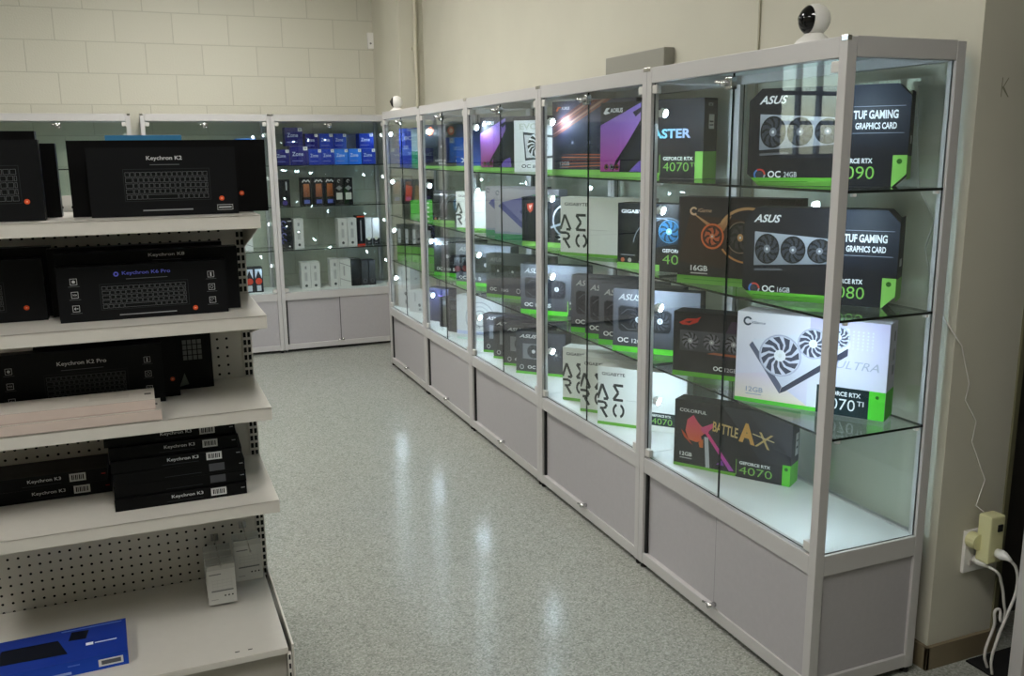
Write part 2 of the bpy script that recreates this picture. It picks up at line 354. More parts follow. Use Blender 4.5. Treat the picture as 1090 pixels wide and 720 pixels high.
# ================================================================== CABINETS
def pane_part(name, parent, *a):
    return MB().pane(*a).build(name, [GLASS, GEDGE], parent)
def make_cabinet(W, D, H, zm, shelves, leds, ends=(), lens=None):
    lens = lens or LENS
    """front on local y=0 facing -y, x from 0 to W"""
    o = empty('display_cabinet', (0, 0, 0)); P = .03
    for x in (0, W-P):
        for y in (0, D-P): MB().box(x+.0006, y, .020, x+P-.0006, y+P, H-.002, 0, .002).build('post', ALU, o)
    m = MB()
    m.box(P, .001, H-.05, W-P, .028, H, 0, .002); m.box(P, D-.028, H-.05, W-P, D, H, 0, .002)
    for x in (.001, W-.029): m.box(x, P, H-.05, x+.028, D-P, H, 0, .002)
    m.build('top_rail', ALU, o)
    for x in (.0, W-.022): MB().box(x, -.0012, H-.012, x+.022, .012, H+.0012, 0, .001).build('corner_cap', CHROME, o)
    m = MB(); m.box(P, .001, zm-.06, W-P, .028, zm-.004, 0, .002); m.box(P, D-.028, zm-.06, W-P, D, zm, 0, .002)
    for x in (.001, W-.029): m.box(x, P, zm-.06, x+.028, D-P, zm-.001, 0, .002)
    m.build('middle_rail', ALU, o)
    m = MB(); m.box(P, .001, .022, W-P, .028, .062, 0, .002); m.box(P, D-.028, .022, W-P, D, .062, 0, .002)
    for x in (.001, W-.029): m.box(x, P, .022, x+.028, D-P, .062, 0, .002)
    m.build('bottom_rail', ALU, o)
    for x in (.016, W-.016):
        for y in (.016, D-.016): MB().lathe([(.012, 0), (.012, .021)], (x, y, 0), 10).build('foot', RUBBER, o)
    c = W/2
    MB().box(P+.010, .020, .062, c+.014, .026, zm-.06, 0).box(P, .010, .062, P+.011, .027, zm-.06, 1).build('sliding_panel', [LAM, RUBBER], o)  # black strip painted in for the dark gap beside the recessed panel
    MB().box(c+.004, .007, .062, W-P-.001, .013, zm-.06, 0).box(c, .009, .062, c+.004, .015, zm-.06, 1).build('sliding_panel', [LAM, mat('panel_seam_shade', '#4c4b4d', .6)], o)  # grey strip puts the shade of the seam into colour
    k = MB(); k.tube([(c+.012, .008, .075), (c+.012, -.022, .075)], .008, 12); k.tube([(c+.012, -.006, .075), (c-.03, -.012, .07)], .004, 6)
    k.build('panel_lock', CHROME, o, True)
    MB().box(P, .03, .03, W-P, D-.03, .04).build('bottom_board', LAM, o)
    MB().box(.0295, .0285, zm-.012, W-.0295, D-.0285, zm-.001).box(.0015, .0305, zm-.001, W-.0015, D-.0305, zm).build('deck_board', DECK, o)
    MB().box(.0295, .0285, H-.02, W-.0295, D-.0285, H-.012).build('top_board', mat('white_board', '#cfd4d2', .5), o)
    MB().box(P, D-.016, .062, W-P, D-.010, zm-.06).build('back_board', LAM, o)
    pane_part('back_glass', o, P, D-.016, zm, W-P, D-.011, H-.05, 'y')
    for z in shelves:
        s = pane_part('glass_shelf', o, .004, .036, z-.007, W-.004, D-.036, z, 'z')
        for x in (.004, W-.016):
            for y in (.05, D-.06): MB().box(x, y, z-.016, x+.012, y+.012, z-.007, 0, .002).build('shelf_clip', PLASTIC, s)
    for i in (0, 1):
        x0, x1 = (P+.003, c-.002) if i == 0 else (c+.002, W-P-.003)
        d = pane_part('glass_door', o, x0, .010, zm+.002, x1, .015, H-.052, 'y')
        xh = x0 if i == 0 else x1
        for z in (zm+.004, H-.085):
            xa, xb = (xh-.003, xh+.026) if i == 0 else (xh-.026, xh+.003)
            MB().box(xa, .003, z, xb, .021, z+.028, 0, .003).build('hinge', mat('grey_hinge', '#c9c7c2', .4, 0), d)
        if i == 0:
            m = MB().box(c-.030, .000, H-.098, c+.004, .022, H-.062, 0, .003); m.tube([(c-.016, .004, H-.08), (c-.016, -.020, H-.08)], .009, 12)
            m.tube([(c-.033, -.010, H-.078), (c-.052, -.014, H-.074)], .006, 8); m.build('door_lock', CHROME, d, True)
    for e in ends:
        xa, xb = (.010, .015) if e == 0 else (W-.015, W-.010)
        pane_part('end_glass', o, xa, P, zm, xb, D-P, H-.05, 'x')
        MB().box(xa-.003, P, .062, xb, D-P, zm-.06).build('end_panel', LAM, o)
    for x, z, sg in leds:
        p = Vector((x, .046, z)); d = Vector((sg*.80, .52, -.28)).normalized()
        m = MB(); m.box(x-sg*.018, .030, z-.012, x-sg*.013, .05, z+.012, 0, .001); m.tube([p-d*.016, p], .015, 14)
        h = m.build('led_spotlight', mat('white_lamp_housing', '#d9dcdc', .4), o)
        MB().tube([p+d*.0003, p+d*.003], [.013, .0115], 14).build('led_lens', lens, h)
    return o
LEDZ = (1.65, 1.325, .985, .645)
SH = (1.426, 1.093, .771)
JY, CD = (1.807, 2.752, 3.655, 4.592, 5.443, 6.32), .3885
def row_cabinet(k):
    w = JY[k+1]-JY[k]-.001; led = [(.048, z, 1) for z in LEDZ]+[(w-.048, z, -1) for z in LEDZ]
    o = make_cabinet(w, CD, 1.8, .437, SH, led, {0: (1,), 4: (0,)}.get(k, ()))
    o.location = (X0, JY[k+1], 0); o.rotation_euler = (0, 0, R(-90)); return o
rowlab = ['aluminium glass cabinet at the near end of the row, with a glazed end',
          'aluminium glass cabinet second from the near end, with three white boxes on its floor',
          'aluminium glass cabinet in the middle of the row, four dark fan boxes on its floor',
          'aluminium glass cabinet fourth along the row, with a ringed white box on its floor',
          'aluminium glass cabinet at the far end of the row by the corner']
for k in range(5):
    tag(row_cabinet(k), rowlab[k], 'cabinet', 'row of glass display cabinets along the wall')
SB = (1.438, 1.128, .796); ZB = .472
ledb = [(.897-.048, z, -1) for z in (1.66, 1.34, 1.0, .68)]
bk = make_cabinet(.897, .39, 1.812, ZB, SB, ledb, (0, 1), emit('dim_led_lens', '#d2ebff', LED_POWER*.25)); bk2 = copy_tree(bk); bk3 = copy_tree(bk)
for o, x, lb in ((bk, .972, 'glass cabinet against the block wall, filled with blue boxes on its top shelf'),
                 (bk2, .074, 'glass cabinet against the block wall, half hidden behind the keyboard boxes'),
                 (bk3, -.885, 'glass cabinet against the block wall, standing apart by a narrow gap')):
    o.location = (x, 7.063, 0); tag(o, lb, 'cabinet', 'glass cabinets along the back wall')
# security cameras on top of the row
def dome_camera(x, y, s, rz, lab):
    o = empty('security_camera', (x, y, 1.8), rz); tag(o, lab, 'camera', 'white dome cameras on the cabinets')
    MB().lathe([(.052*s, 0), (.052*s, .006*s), (.046*s, .014*s), (.030*s, .026*s), (.024*s, .032*s)], (0, 0, 0), 28).build('base', PLASTIC, o, True)
    n = 14; pr = [(max(.0005, .044*s*math.sin(math.pi*k/n)), .069*s-.044*s*math.cos(math.pi*k/n)) for k in range(n+1)]
    MB().lathe(pr, (0, 0, 0), 32).build('ball', PLASTIC, o, True)
    # black face: the cap of a slightly larger sphere around the front axis
    f = MB(); seg, rg = 28, 8; vs = []; r = .0452*s
    for i in range(rg+1):
        t = R(60)*i/rg
        for k in range(seg):
            a = 2*math.pi*k/seg; vs.append((r*math.sin(t)*math.cos(a), -r*math.cos(t), .069*s+r*math.sin(t)*math.sin(a)*1.0))
    f.add(vs, [(i*seg+k, i*seg+(k+1) % seg, (i+1)*seg+(k+1) % seg, (i+1)*seg+k) for i in range(rg) for k in range(seg)]+[])
    fc = f.build('face_cover', mat('gloss_black', '#07070a', .08), o, True)
    MB().tube([(0, -.0445*s, .072*s), (0, -.0475*s, .072*s)], .010*s, 16).build('lens', mat('lens_black', '#15151d', .05), fc, True)
    return o
dome_camera(1.70, 2.02, 0.93, R(-98), 'white dome camera with a black face on the near end of the cabinet row')
dome_camera(1.72, 6.26, .95, R(-112), 'small white dome camera on the far end of the cabinet row by the corner')
# ================================================================== GRAPHICS CARD CARTONS
WHT_, BLK = '#eceff0', '#101116'
def rtx(A, num, x, y, w, hh, ti=False, numcol=GREEN, g=WHT_):
    """two-line series mark: x,y lower-left, w width, hh height of the whole block"""
    A.text('GEFORCE RTX', x, y+hh*.74, hh*.24, g, w=w*.92, bold=.03)
    A.text(num, x, y, hh*.60, numcol, w=w*(.80 if ti else .98), bold=-.005)
    if ti: A.text('TI', x+w*.84, y+hh*.32, hh*.26, numcol, w=w*.16)
def side_green(A, top=.22, body=None, label=True):
    if body: A.rect(0, 0, 1, 1, body)
    A.up(); A.rect(0, 0, 1, top, GREEN); A.up()
    if label: A.rect(.35, .62, .75, .8, '#c9ccca'); A.up(); A.rect(.4, .7, .7, .72, '#33353a').rect(.4, .66, .7, .675, '#33353a')
    A.text('RTX', .3, .90, .04, '#b9bcc0')
def tuf(num, gb):
    def f(A):
        A.rect(0, 0, 1, 1, '#15151b', '#22232b'); A.up()
        A.poly([(.48, .45), (1, .35), (1, 1), (.62, 1)], '#1a1d26', '#2c3340'); A.up()
        A.text('ASUS', .065, .84, .085, WHT_, w=.185, shear=.35, bold=.025)
        A.gpu(.075, .37, .60, .74, 3, '#a9afba', '#80868f', rs=.47, shrink=.30, blade='#3c4049', ring='#1d1f24', back='#0d0e12')
        A.poly([(.08, .31), (.28, .33), (.26, .35), (.08, .335)], '#5c5f66')
        A.arc(.085, .115, .017, .005, 0, 2.1, '#c9423c').arc(.085, .115, .017, .005, 2.1, 4.2, '#4a7bc8').arc(.085, .115, .017, .005, 4.2, 6.28, '#9a9aa2'); A.disc(.085, .115, .010, '#3a3a44')
        A.text('OC', .14, .085, .07, WHT_, w=.085, bold=.02); A.text(gb, .245, .09, .055, '#c9ccd2', w=.085, bold=.01).rect(.245, .07, .33, .08, '#8b8e96')
        A.text('TUF GAMING', .665, .665, .085, WHT_, w=.265, bold=.035); A.text('GRAPHICS CARD', .68, .565, .065, WHT_, w=.245, bold=.03)
        A.rect(.62, .785, .97, .79, '#9aa3b0').rect(.62, .525, .97, .53, '#9aa3b0'); A.poly([(.625, .66), (.65, .66), (.66, .75), (.635, .75)], WHT_)
        rtx(A, num, .575, .075, .24, .21); A.up()
        A.rect(.04, 0, .56, .055, GREEN).poly([(.04, 0), (.56, 0), (.56, .085), (.02, .085), (.0, .07)], '#5fae35'); A.up()
        A.rect(.08, .04, .40, .05, '#4b8f2b')
        A.rect(.915, 0, 1, .31, GREEN); A.up(); A.disc(.955, .25, .007, '#2a5a18')
    return f
def tuf_side(A):
    A.rect(0, .07, 1, .93, '#1d1e25'); A.up(); A.rect(0, .07, 1, .30, GREEN); A.up()
    A.rect(.35, .55, .65, .75, '#2c2e36').rect(.3, .42, .7, .5, '#b9bcc0')
def aorus(gen=None):
    def f(A):
        A.rect(0, 0, 1, 1, '#16161d', '#25252c'); A.up()
        A.poly([(0, .08), (.20, .08), (.21, .30), (.41, .76), (.41, .98), (0, .70)], '#a8418f', '#8f7bd0'); A.up()
        A.poly([(.12, .06), (.41, .66), (.41, .72), (.16, .22)], '#17131f').poly([(.20, .06), (.27, .12), (.41, .34), (.41, .66)], '#20202c')
        A.poly([(.30, .08), (.50, .08), (.48, .26), (.40, .22)], '#6b52a8').poly([(.36, .8), (.41, .86), (.41, .92), (.33, .86)], '#2a2438'); A.up()
        A.poly([(.03, .86), (.06, .93), (.10, .93), (.07, .89), (.10, .86), (.05, .84)], WHT_)
        A.text('AORUS', .10, .865, .06, WHT_, w=.13, bold=.03, shear=.1)
        for i, c in enumerate(('#c08a3a', '#b9b9c0', '#d0682a')): A.disc(.065+i*.055, .14, .011, '#14141a').arc(.065+i*.055, .14, .009, .003, 0, 5.5, c)
        A.rect(0, 0, .60, .07, GREEN)
        if gen:
            A.arc(.475, .86, .020, .008, .5, 5.6, '#86a9e6').arc(.47, .75, .022, .010, 2, 7, '#b7d2f2')  # pale blue loops: a glow drawn into the print
            A.text('MASTER', .445, .51, .12, '#35d0d8', w=.44, bold=.03, col2='#b9c4f4'); A.up()
            A.rect(.60, .04, .606, .30, GREEN); rtx(A, gen, .635, .09, .30, .19, True)
            A.rect(.93, 0, 1, .34, GREEN)
        else:
            rtx(A, '4070', .62, .1, .28, .19)
    return f
def dark_side(A): side_green(A, .34, '#1c1d24')
def streak_card(A):
    A.rect(0, 0, 1, 1, '#2c2a3c', '#43435a'); A.up()
    for k in range(6):
        y = .52+k*.035; c = ('#8a5040', '#a87a68', '#6a3c3c')[k % 3]
        A.poly([(0, y), (.03, y), (.75, y+.50), (.72, y+.50+.012*(k % 3+1))], c)
    for k in range(5): A.poly([(.12, .28-k*.045), (.9, .26-k*.03), (.9, .275-k*.03), (.12, .295-k*.045)], ('#a0543a', '#b86a4a', '#6a3430')[k % 3])
    A.up(); A.poly([(.08, .28), (.78, .30), (.72, .62), (.20, .58)], '#232436', '#36384c'); A.up()
    for x in (.26, .46, .62): A.fan(x, .44, .030, '#3d4052', '#1b1c2a', '#4a4d63', '#7c7f92', 8)
    A.L += 3; A.poly([(.05, .87), (.075, .93), (.12, .92), (.085, .90), (.07, .87)], '#e06a3c').text('AORUS', .12, .885, .04, '#d9d6d6', w=.10)
    A.text('12GB', .10, .13, .055, '#b0aeb6', w=.12).rect(.10, .10, .21, .11, '#8b8a92'); A.rect(0, 0, 1, .075, GREEN)
def evo(A):
    A.rect(0, 0, 1, 1, '#e4e6e6'); A.up(); A.text('EVO', .08, .83, .11, '#c3c9bd', w=.26, bold=.01)
    A.poly([(.13, .78), (.62, .70), (.62, .30), (.16, .24)], '#4a4d52'); A.up(); A.poly([(.15, .73), (.6, .66), (.6, .34), (.18, .29)], '#d4d6d8'); A.up()
    A.fan(.34, .52, .058, '#1b1c20', '#e9ebec', '#bfc2c6', '#77797e', 12); A.L += 3
    A.text('OC', .11, .1, .07, '#3a3c40', w=.13, bold=.02).text('8GB', .27, .1, .06, '#55585c', w=.12)
    A.fan(.86, .55, .05, '#30343c', '#dfe3e6', '#c4c9ce', '#888', 12); A.L += 3
    A.rect(.35, 0, 1, .07, GREEN).rect(0, 0, .35, .03, '#b8c4ae')
def x3(A, blue='#24418f'):
    A.rect(0, 0, 1, 1, blue, '#141824'); A.up()
    A.arc(.62, .55, .07, .010, .3, 2.6, '#b9c6da').arc(.72, .5, .09, .008, 1.5, 4.2, '#8d99b4').poly([(.5, .42), (.95, .72), (.92, .75), (.48, .46)], '#9fb0cc')
    A.text('X3', .08, .16, .1, WHT_, w=.22, bold=.04); A.rect(0, 0, 1, .09, GREEN)
def msi(A):
    A.rect(0, 0, 1, 1, '#121318', '#1f2129'); A.up(); A.poly([(.08, .86), (.18, .88), (.17, .74), (.13, .68), (.09, .75)], '#d24a38'); A.up(); A.poly([(.11, .83), (.16, .84), (.13, .74)], '#f0d0c4')
    A.arc(.68, .55, .075, .008, .2, 5, '#b9c2cc').poly([(.45, .38), (.98, .66), (.97, .70), (.44, .42)], '#aab4c2').arc(.8, .5, .05, .006, 0, 6, '#7d8796')
    A.text('X3', .55, .16, .10, WHT_, w=.20, bold=.04); A.rect(0, 0, 1, .10, GREEN)
def shieldbox(A):
    A.rect(0, 0, 1, 1, '#1a1c23', '#2b3038'); A.up(); A.disc(.16, .86, .026, '#c9593a').up(); A.disc(.165, .865, .014, '#e8c3a6')
    A.text('GEFORCE', .28, .16, .05, WHT_, w=.34).text('4060', .36, .09, .055, '#d4d8dc', w=.2); A.rect(0, 0, 1, .06, GREEN)
    A.poly([(.3, .3), (.9, .4), (.86, .72), (.34, .66)], '#262a33').up(); A.fan(.46, .5, .04).fan(.72, .54, .04)
def aero(wide=False, num=None, k=1.):
    """k = letter block width as a share of the face"""
    def f(A):
        A.rect(0, 0, 1, 1, '#e9ebe7'); A.up(); s = k; t = .011
        A.text('GIGABYTE', .05*s, .855, .055, '#3b3d40', w=.29*s, bold=.02)
        A.line([(0, .45), (.055*s, .70), (.13*s, .45), (.075*s, .45)], t, '#222427')
        A.line([(.32*s, .70), (.20*s, .70), (.26*s, .575), (.20*s, .45), (.32*s, .45)], t, '#222427')
        A.line([(0, .39), (.08*s, .39), (.11*s, .36), (.11*s, .31), (.08*s, .28), (.03*s, .28)], t, '#222427').line([(.06*s, .26), (.12*s, .13)], t, '#222427')
        A.arc(.265*s, .265, .13*A.h, t, -1.2, 1.2, '#222427', sx=.075*s*A.w/(.13*A.h)).arc(.265*s, .265, .13*A.h, t, 1.95, 4.35, '#222427', sx=.075*s*A.w/(.13*A.h))
        A.rect(.36*s, .455, min(1, .58*s), .462, '#b9bbb8')
        if num: A.rect(.60, .10, 1, .32, '#1a2a2e').up(); rtx(A, num, .625, .125, .23, .17)
        A.rect(0, 0, .60 if num else 1, .055, '#6fb73f')
    return f
def windforce(A):
    A.rect(0, 0, 1, 1, '#0f1014', '#17181d'); A.up(); A.text('GIGABYTE', .04, .85, .055, WHT_, w=.30, bold=.03)
    A.arc(.46, .35, .11, .004, 1.2, 3.0, '#8b949c').arc(.55, .4, .10, .005, .6, 3.1, '#5a6670').disc(.06, .14, .008, '#c46a4a').disc(.14, .14, .008, '#b9b3ac').line([(.24, .12), (.30, .18)], .005, '#c9ccd0')
    A.rect(.04, .21, .2, .225, '#8a8d92')
    A.poly([(.42, .35), (.9, .5), (.95, .8), (.5, .75)], '#1c2c3c', '#33506a').up(); A.fan(.565, .60, .042, '#2e6a94', '#0f2434', '#4f8fb8', '#8fc4e4', 8); A.L += 3
    A.poly([(.8, .4), (.86, .62), (.84, .8), (.82, .8), (.83, .6), (.78, .42)], '#5d8db0')
    rtx(A, '4070', .50, .12, .36, .23); A.rect(0, 0, .47, .10, GREEN)
def orange_ring(A):
    A.rect(0, 0, 1, 1, '#16121a', '#262029'); A.up(); A.poly([(0, .25), (.4, .2), (.6, .75), (.1, .8)], '#2c1914', '#3a2018'); A.up()
    A.poly([(.10, .84), (.33, .60), (.40, .63), (.46, .80), (.38, .72), (.31, .68)], '#a96b3c', '#d9b088')
    A.arc(.60, .585, .090, .009, .1, 2.75, '#d9a878', sx=1.15).arc(.60, .585, .090, .006, 3.7, 5.9, '#c48a54', sx=1.15); A.up()
    A.arc(.30, .56, .042, .007, 0, 6.29, '#e2703e', 24, .95).disc(.30, .56, .036, '#3a140e', 20, .95); A.up(); A.fan(.30, .56, .032, '#c9603a', '#32120c', '#5a2216', '#e09068', 6, .95); A.L += 3
    A.disc(.54, .56, .050, '#17161a', 24, .9).up(); A.arc(.54, .56, .051, .003, 0, 6.29, '#8a7868', 24, .9); A.fan(.54, .56, .044, '#3b393d', '#0e0d10', '#1f1d21', '#c99a6a', 7, .8); A.L += 3
    A.arc(.135, .84, .014, .006, .6, 5.6, '#e8c8a8').text('iGame', .17, .83, .045, '#c9a58a', w=.12, shear=.2)
    A.text('16GB', .12, .155, .065, WHT_, w=.15, bold=.02).rect(.12, .12, .27, .135, '#b9b6b6'); A.rect(0, 0, 1, .095, '#7dbb5a', '#62a53a'); A.up(); A.rect(.06, .05, .9, .058, '#4f8f33')
def tilted(body='#c9cbe2', deep='#5d6076', blade='#4b4d60'):
    """a card drawn at an angle, long side running up to the far corner"""
    def f(A, x0=.08, y0=.12, sx=.62, sy=.78):
        q = lambda u, v: (x0+sx*u, y0+sy*v)
        A.poly([q(0, .62), q(.34, .0), q(.36, .10), q(.06, .72)], deep); A.poly([q(.34, 0), q(.40, .04), q(1.0, .62), q(1.0, .75), q(.37, .12)], '#3f4152')
        A.up(); A.poly([q(.02, .70), q(.37, .09), q(1.02, .74), q(1.0, .98), q(.72, .90)], body, '#e6e8f4'); A.up()
        for u, v, r in ((.33, .52, .062), (.66, .73, .044), (.90, .85, .032)):
            X, Y = q(u, v); A.fan(X, Y, r*A.h/.27, blade, '#d3d6ea', '#b4b7cf', '#eef0f8', 11)
        A.L += 3
    return f
def ultra(A):
    A.rect(0, 0, .5, 1, '#d3cfe8', '#e9e6ee').rect(.5, 0, 1, 1, '#e2e6ef', '#cbc3e6'); A.up()
    A.poly([(0, 0), (.55, 0), (.2, .35), (0, .3)], '#f0e4cc', '#dccfe6'); A.up()
    tilted('#cdd0e2', '#62657a')(A, .09, .14, .66, .80)
    A.arc(.075, .90, .014, .006, .5, 5.7, '#4b5462').text('iGame', .10, .875, .03, '#8d94a8', w=.10, shear=.2)
    A.text('12GB', .08, .12, .055, '#8f9db8', w=.12, bold=.01).rect(.08, .09, .19, .10, '#a9b2c8')
    A.text('ULTRA', .68, .50, .085, '#a9b0c2', w=.27, shear=.3, bold=.0)
    for i in range(9):
        for j in range(6): A.disc(.66+i*.03, .72+j*.035, .0025, '#dfe4f6', 6)
    A.rect(.565, 0, .915, .30, '#13262a'); A.up(); rtx(A, '4070', .60, .06, .27, .20, True, WHT_)
    A.rect(0, 0, .565, .045, '#55c83a'); A.rect(.90, 0, 1, .30, '#55d03a'); A.up(); A.disc(.95, .24, .005, '#1f6a18')
def ultra_side(A):
    A.rect(0, 0, 1, 1, '#cfc9df'); A.up(); A.rect(0, 0, 1, .30, '#55c83a'); A.rect(.55, .45, .8, .55, '#8b8aa0').rect(.55, .6, .8, .72, '#a5a3ba').rect(.6, .8, .75, .9, '#6e6d80')
def igame_pale(A):
    A.rect(0, 0, 1, 1, '#aaa6b8', '#c2bfcc'); A.up(); A.rect(.0, .12, 1, .16, '#8f9ab0'); A.poly([(.06, .66), (.44, .24), (.50, .30), (.12, .74)], '#5a589c').poly([(.44, .24), (.47, .22), (.92, .58), (.92, .66), (.50, .30)], '#34366a').poly([(.12, .74), (.50, .30), (.92, .66), (.72, .92), (.62, .90)], '#8a88ba', '#7a78b4'); A.up()
    A.poly([(.40, .56), (.52, .46), (.60, .54), (.48, .64)], '#4c4a86').poly([(.56, .70), (.66, .60), (.74, .66), (.64, .78)], '#4c4a86')
    A.arc(.05, .92, .012, .005, 0, 5.5, '#77798c').text('12GB', .15, .14, .04, '#6f7088', w=.1); A.rect(0, 0, 1, .12, '#3f8f66'); A.rect(.6, .72, 1, .9, '#8fc4a4')
def dual(num='4060', c1='#2c2e36', c2='#787b86', label='ASUS'):
    def f(A):
        A.rect(0, 0, 1, 1, c1, c2); A.up(); A.text(label, .06, .82, .10, '#d4d7dc', w=.27, shear=.35, bold=.02)
        A.poly([(.06, .36), (.10, .31), (.66, .33), (.69, .40), (.69, .66), (.64, .70), (.09, .74), (.06, .70)], '#4a4d55'); A.up(); A.poly([(.07, .37), (.105, .325), (.655, .345), (.68, .41), (.68, .65), (.635, .685), (.095, .725), (.07, .69)], '#1e2025'); A.up()
        A.line([(.10, .60), (.17, .68), (.44, .66)], .003, '#5b5e66').line([(.10, .44), (.18, .36), (.44, .38)], .003, '#5b5e66')
        for x in (.30, .555): A.fan(x, .525, .040, '#3c3f48', '#131418', '#2b2d34', '#d9dce2', 11); A.L += 5; A.text('S', x-.012, .50, .05, '#3a3d44', w=.024); A.L -= 5
        A.L += 5
        A.text('OC', .06, .15, .08, WHT_, w=.13, bold=.03).text('12GB', .23, .15, .07, '#d9dce0', w=.15, bold=.02).text('S', .42, .15, .08, WHT_, w=.05, bold=.03)
        A.rect(0, 0, .72, .09, '#58c92f'); A.rect(.715, .04, .73, .30, GREEN); rtx(A, num, .75, .10, .22, .20)
    return f
def grey_tuf(A):
    A.rect(0, 0, 1, 1, '#33343c', '#5b5d66'); A.up(); A.text('ASUS', .06, .83, .09, '#a3a6ae', w=.2, shear=.35)
    A.gpu(.08, .48, .78, .76, 3, '#1b1c20', '#15161a', rs=.42, hub='#b9bcc2', blade='#2a2c33')
    A.text('OC', .06, .15, .08, WHT_, w=.11, bold=.02).text('16G', .25, .15, .07, '#d0d3d8', w=.11); A.arc(.52, .19, .013, .003, 0, 6.28, '#c9ccd2'); A.rect(0, 0, 1, .075, '#6cb83c')
def rog(A):
    A.rect(0, 0, 1, 1, '#141217', '#1e1a22'); A.up(); A.poly([(.35, .3), (1, .35), (1, .95), (.5, .9)], '#221a2a', '#4a3350'); A.up()
    A.poly([(.05, .83), (.12, .90), (.20, .91), (.24, .94), (.21, .85), (.14, .80), (.08, .80)], '#d23a2c').up(); A.poly([(.10, .845), (.17, .875), (.14, .83)], '#1e1216'); A.up()
    A.gpu(.06, .40, .62, .72, 3, '#4c4a55', '#37353d', rs=.46, hub='#a7a4ae', blade='#6a6774', back='#16151a', ring='#524f5a'); A.poly([(.30, .38), (.62, .36), (.62, .40), (.36, .41)], '#a3563a')
    A.line([(.62, .38), (.70, .42), (.70, .74)], .003, '#8b7a8a')
    A.text('OC', .36, .13, .07, WHT_, w=.08, bold=.03).text('12GB', .46, .13, .06, '#c9c6cc', w=.10, bold=.01); A.arc(.62, .16, .014, .004, 0, 6.28, '#8d8892'); A.rect(0, 0, 1, .075, '#6bbd3c')
def axe(A):
    A.rect(0, 0, 1, 1, '#17171b', '#1f1f24'); A.up(); A.poly([(.42, 1), (.62, 1), (.95, .5), (1, .3), (1, .25), (.75, .3)], '#2a2a30', '#3a3a41').poly([(.62, 1), (1, 1), (1, .42), (.86, .5)], '#4a4a51', '#3f3f46'); A.up()
    A.text('COLORFUL', .045, .83, .05, '#d6d6d8', w=.24, bold=.02)
    A.poly([(.17, .80), (.115, .72), (.10, .55), (.13, .42), (.20, .40), (.25, .43), (.24, .50), (.28, .56), (.25, .64), (.21, .70)], '#d8643c', '#d8486e'); A.poly([(.06, .56), (.09, .45), (.17, .34), (.13, .42), (.10, .50)], '#c9502c').poly([(.22, .40), (.26, .46), (.26, .33), (.23, .33)], '#c86a34')
    A.up(); A.poly([(.23, .62), (.34, .72), (.345, .66), (.31, .60), (.30, .54), (.26, .55)], '#d04f7c'); A.poly([(.27, .57), (.31, .56), (.535, .07), (.495, .06)], '#a04fb0', '#e2447c'); A.poly([(.27, .50), (.305, .50), (.325, .04), (.29, .02)], '#b9bac0'); A.poly([(.38, .12), (.43, .2), (.45, .12)], '#7a3f9a')
    A.up(); A.T = lambda x, y: (x, y-(x-.38)*.22)
    A.text('BATTLE', .34, .60, .15, '#cba766', w=.22, bold=.02, shear=.1, col2='#d9c08a').text('A', .565, .57, .29, '#dfa85a', w=.135, bold=.05); A.text('X', .70, .57, .22, '#cfb47a', w=.15, bold=.0, shear=.25)
    A.line([(.68, .735), (.86, .70)], .004, '#d8c79a'); A.T = None
    A.text('12GB', .055, .165, .06, WHT_, w=.11, bold=.02).rect(.055, .125, .165, .14, '#b9b9bd')
    A.rect(.55, 0, .93, .27, '#1a1b1f'); A.up(); A.rect(.552, .03, .557, .26, GREEN); rtx(A, '4070', .58, .055, .28, .19)
    A.rect(0, 0, .55, .045, '#6fae3e'); A.rect(.935, 0, 1, .30, '#62cf34'); A.up(); A.disc(.965, .24, .006, '#2b6a1c')
def axe_side(A):
    A.rect(0, 0, 1, 1, '#35353c'); A.up(); A.rect(0, 0, 1, .30, '#62cf34'); A.rect(.5, .4, .9, .72, '#c9cbcb').up(); A.rect(.58, .5, .82, .53, '#333').rect(.58, .6, .82, .62, '#333')
def phoenix(A):
    A.rect(0, 0, 1, 1, '#2a2b32', '#41434c'); A.up(); A.text('ASUS', .07, .85, .085, '#e2e4e8', w=.36, shear=.35, bold=.03)
    A.rect(.14, .36, .58, .72, '#7d8088').up(); A.fan(.36, .54, .035, '#3c3f47', '#1d1e23', '#5b5e66', '#cfd2d6', 8); A.L += 3
    A.arc(.12, .16, .012, .004, 0, 6.28, '#b9bcc2').text('OC', .24, .13, .075, WHT_, w=.16, bold=.02).text('8GB', .45, .13, .06, '#c9ccd2', w=.16); A.fan(.82, .5, .03, '#4a4f5c', '#22252d', '#333844', '#888', 7); A.L += 3; A.rect(0, 0, 1, .06, '#64bf38')
def rings(A):
    A.rect(0, 0, 1, 1, '#dcdfe2'); A.up()
    for r, c in ((.10, '#b3b8be'), (.075, '#c3c8ce'), (.05, '#a5abb2')): A.arc(.5, .5, r, .008, .4, 5.4, c, 24)
    A.text('8GB', .3, .28, .06, '#55585e', w=.2); A.rect(0, .12, 1, .2, '#b9c4e6'); A.rect(0, 0, 1, .05, '#d8efe6')
def smallblue(A):
    A.rect(0, 0, 1, 1, '#26389a', '#3a55c0'); A.up(); A.rect(.1, .3, .9, .5, '#5a74d0').text('8GB', .2, .7, .1, '#cfd6f2', w=.5)
def paleblue(A):
    A.rect(0, 0, 1, 1, '#9cc4dc', '#c9e0ea'); A.up(); A.rect(0, 0, 1, .42, '#3f9a6c').rect(.1, .2, .9, .26, '#2a6e4a').poly([(.2, .5), (.8, .55), (.7, .85), (.3, .8)], '#7fa8c4')
def bottle(A):
    A.rect(0, 0, 1, 1, '#16161a', '#222'); A.up(); A.poly([(.15, .4), (.4, .4), (.45, .8), (.2, .85)], '#a83a28').poly([(.5, .3), (.8, .3), (.78, .8), (.58, .85)], '#8a6a42').rect(.45, .05, .8, .28, '#7a7fb0')
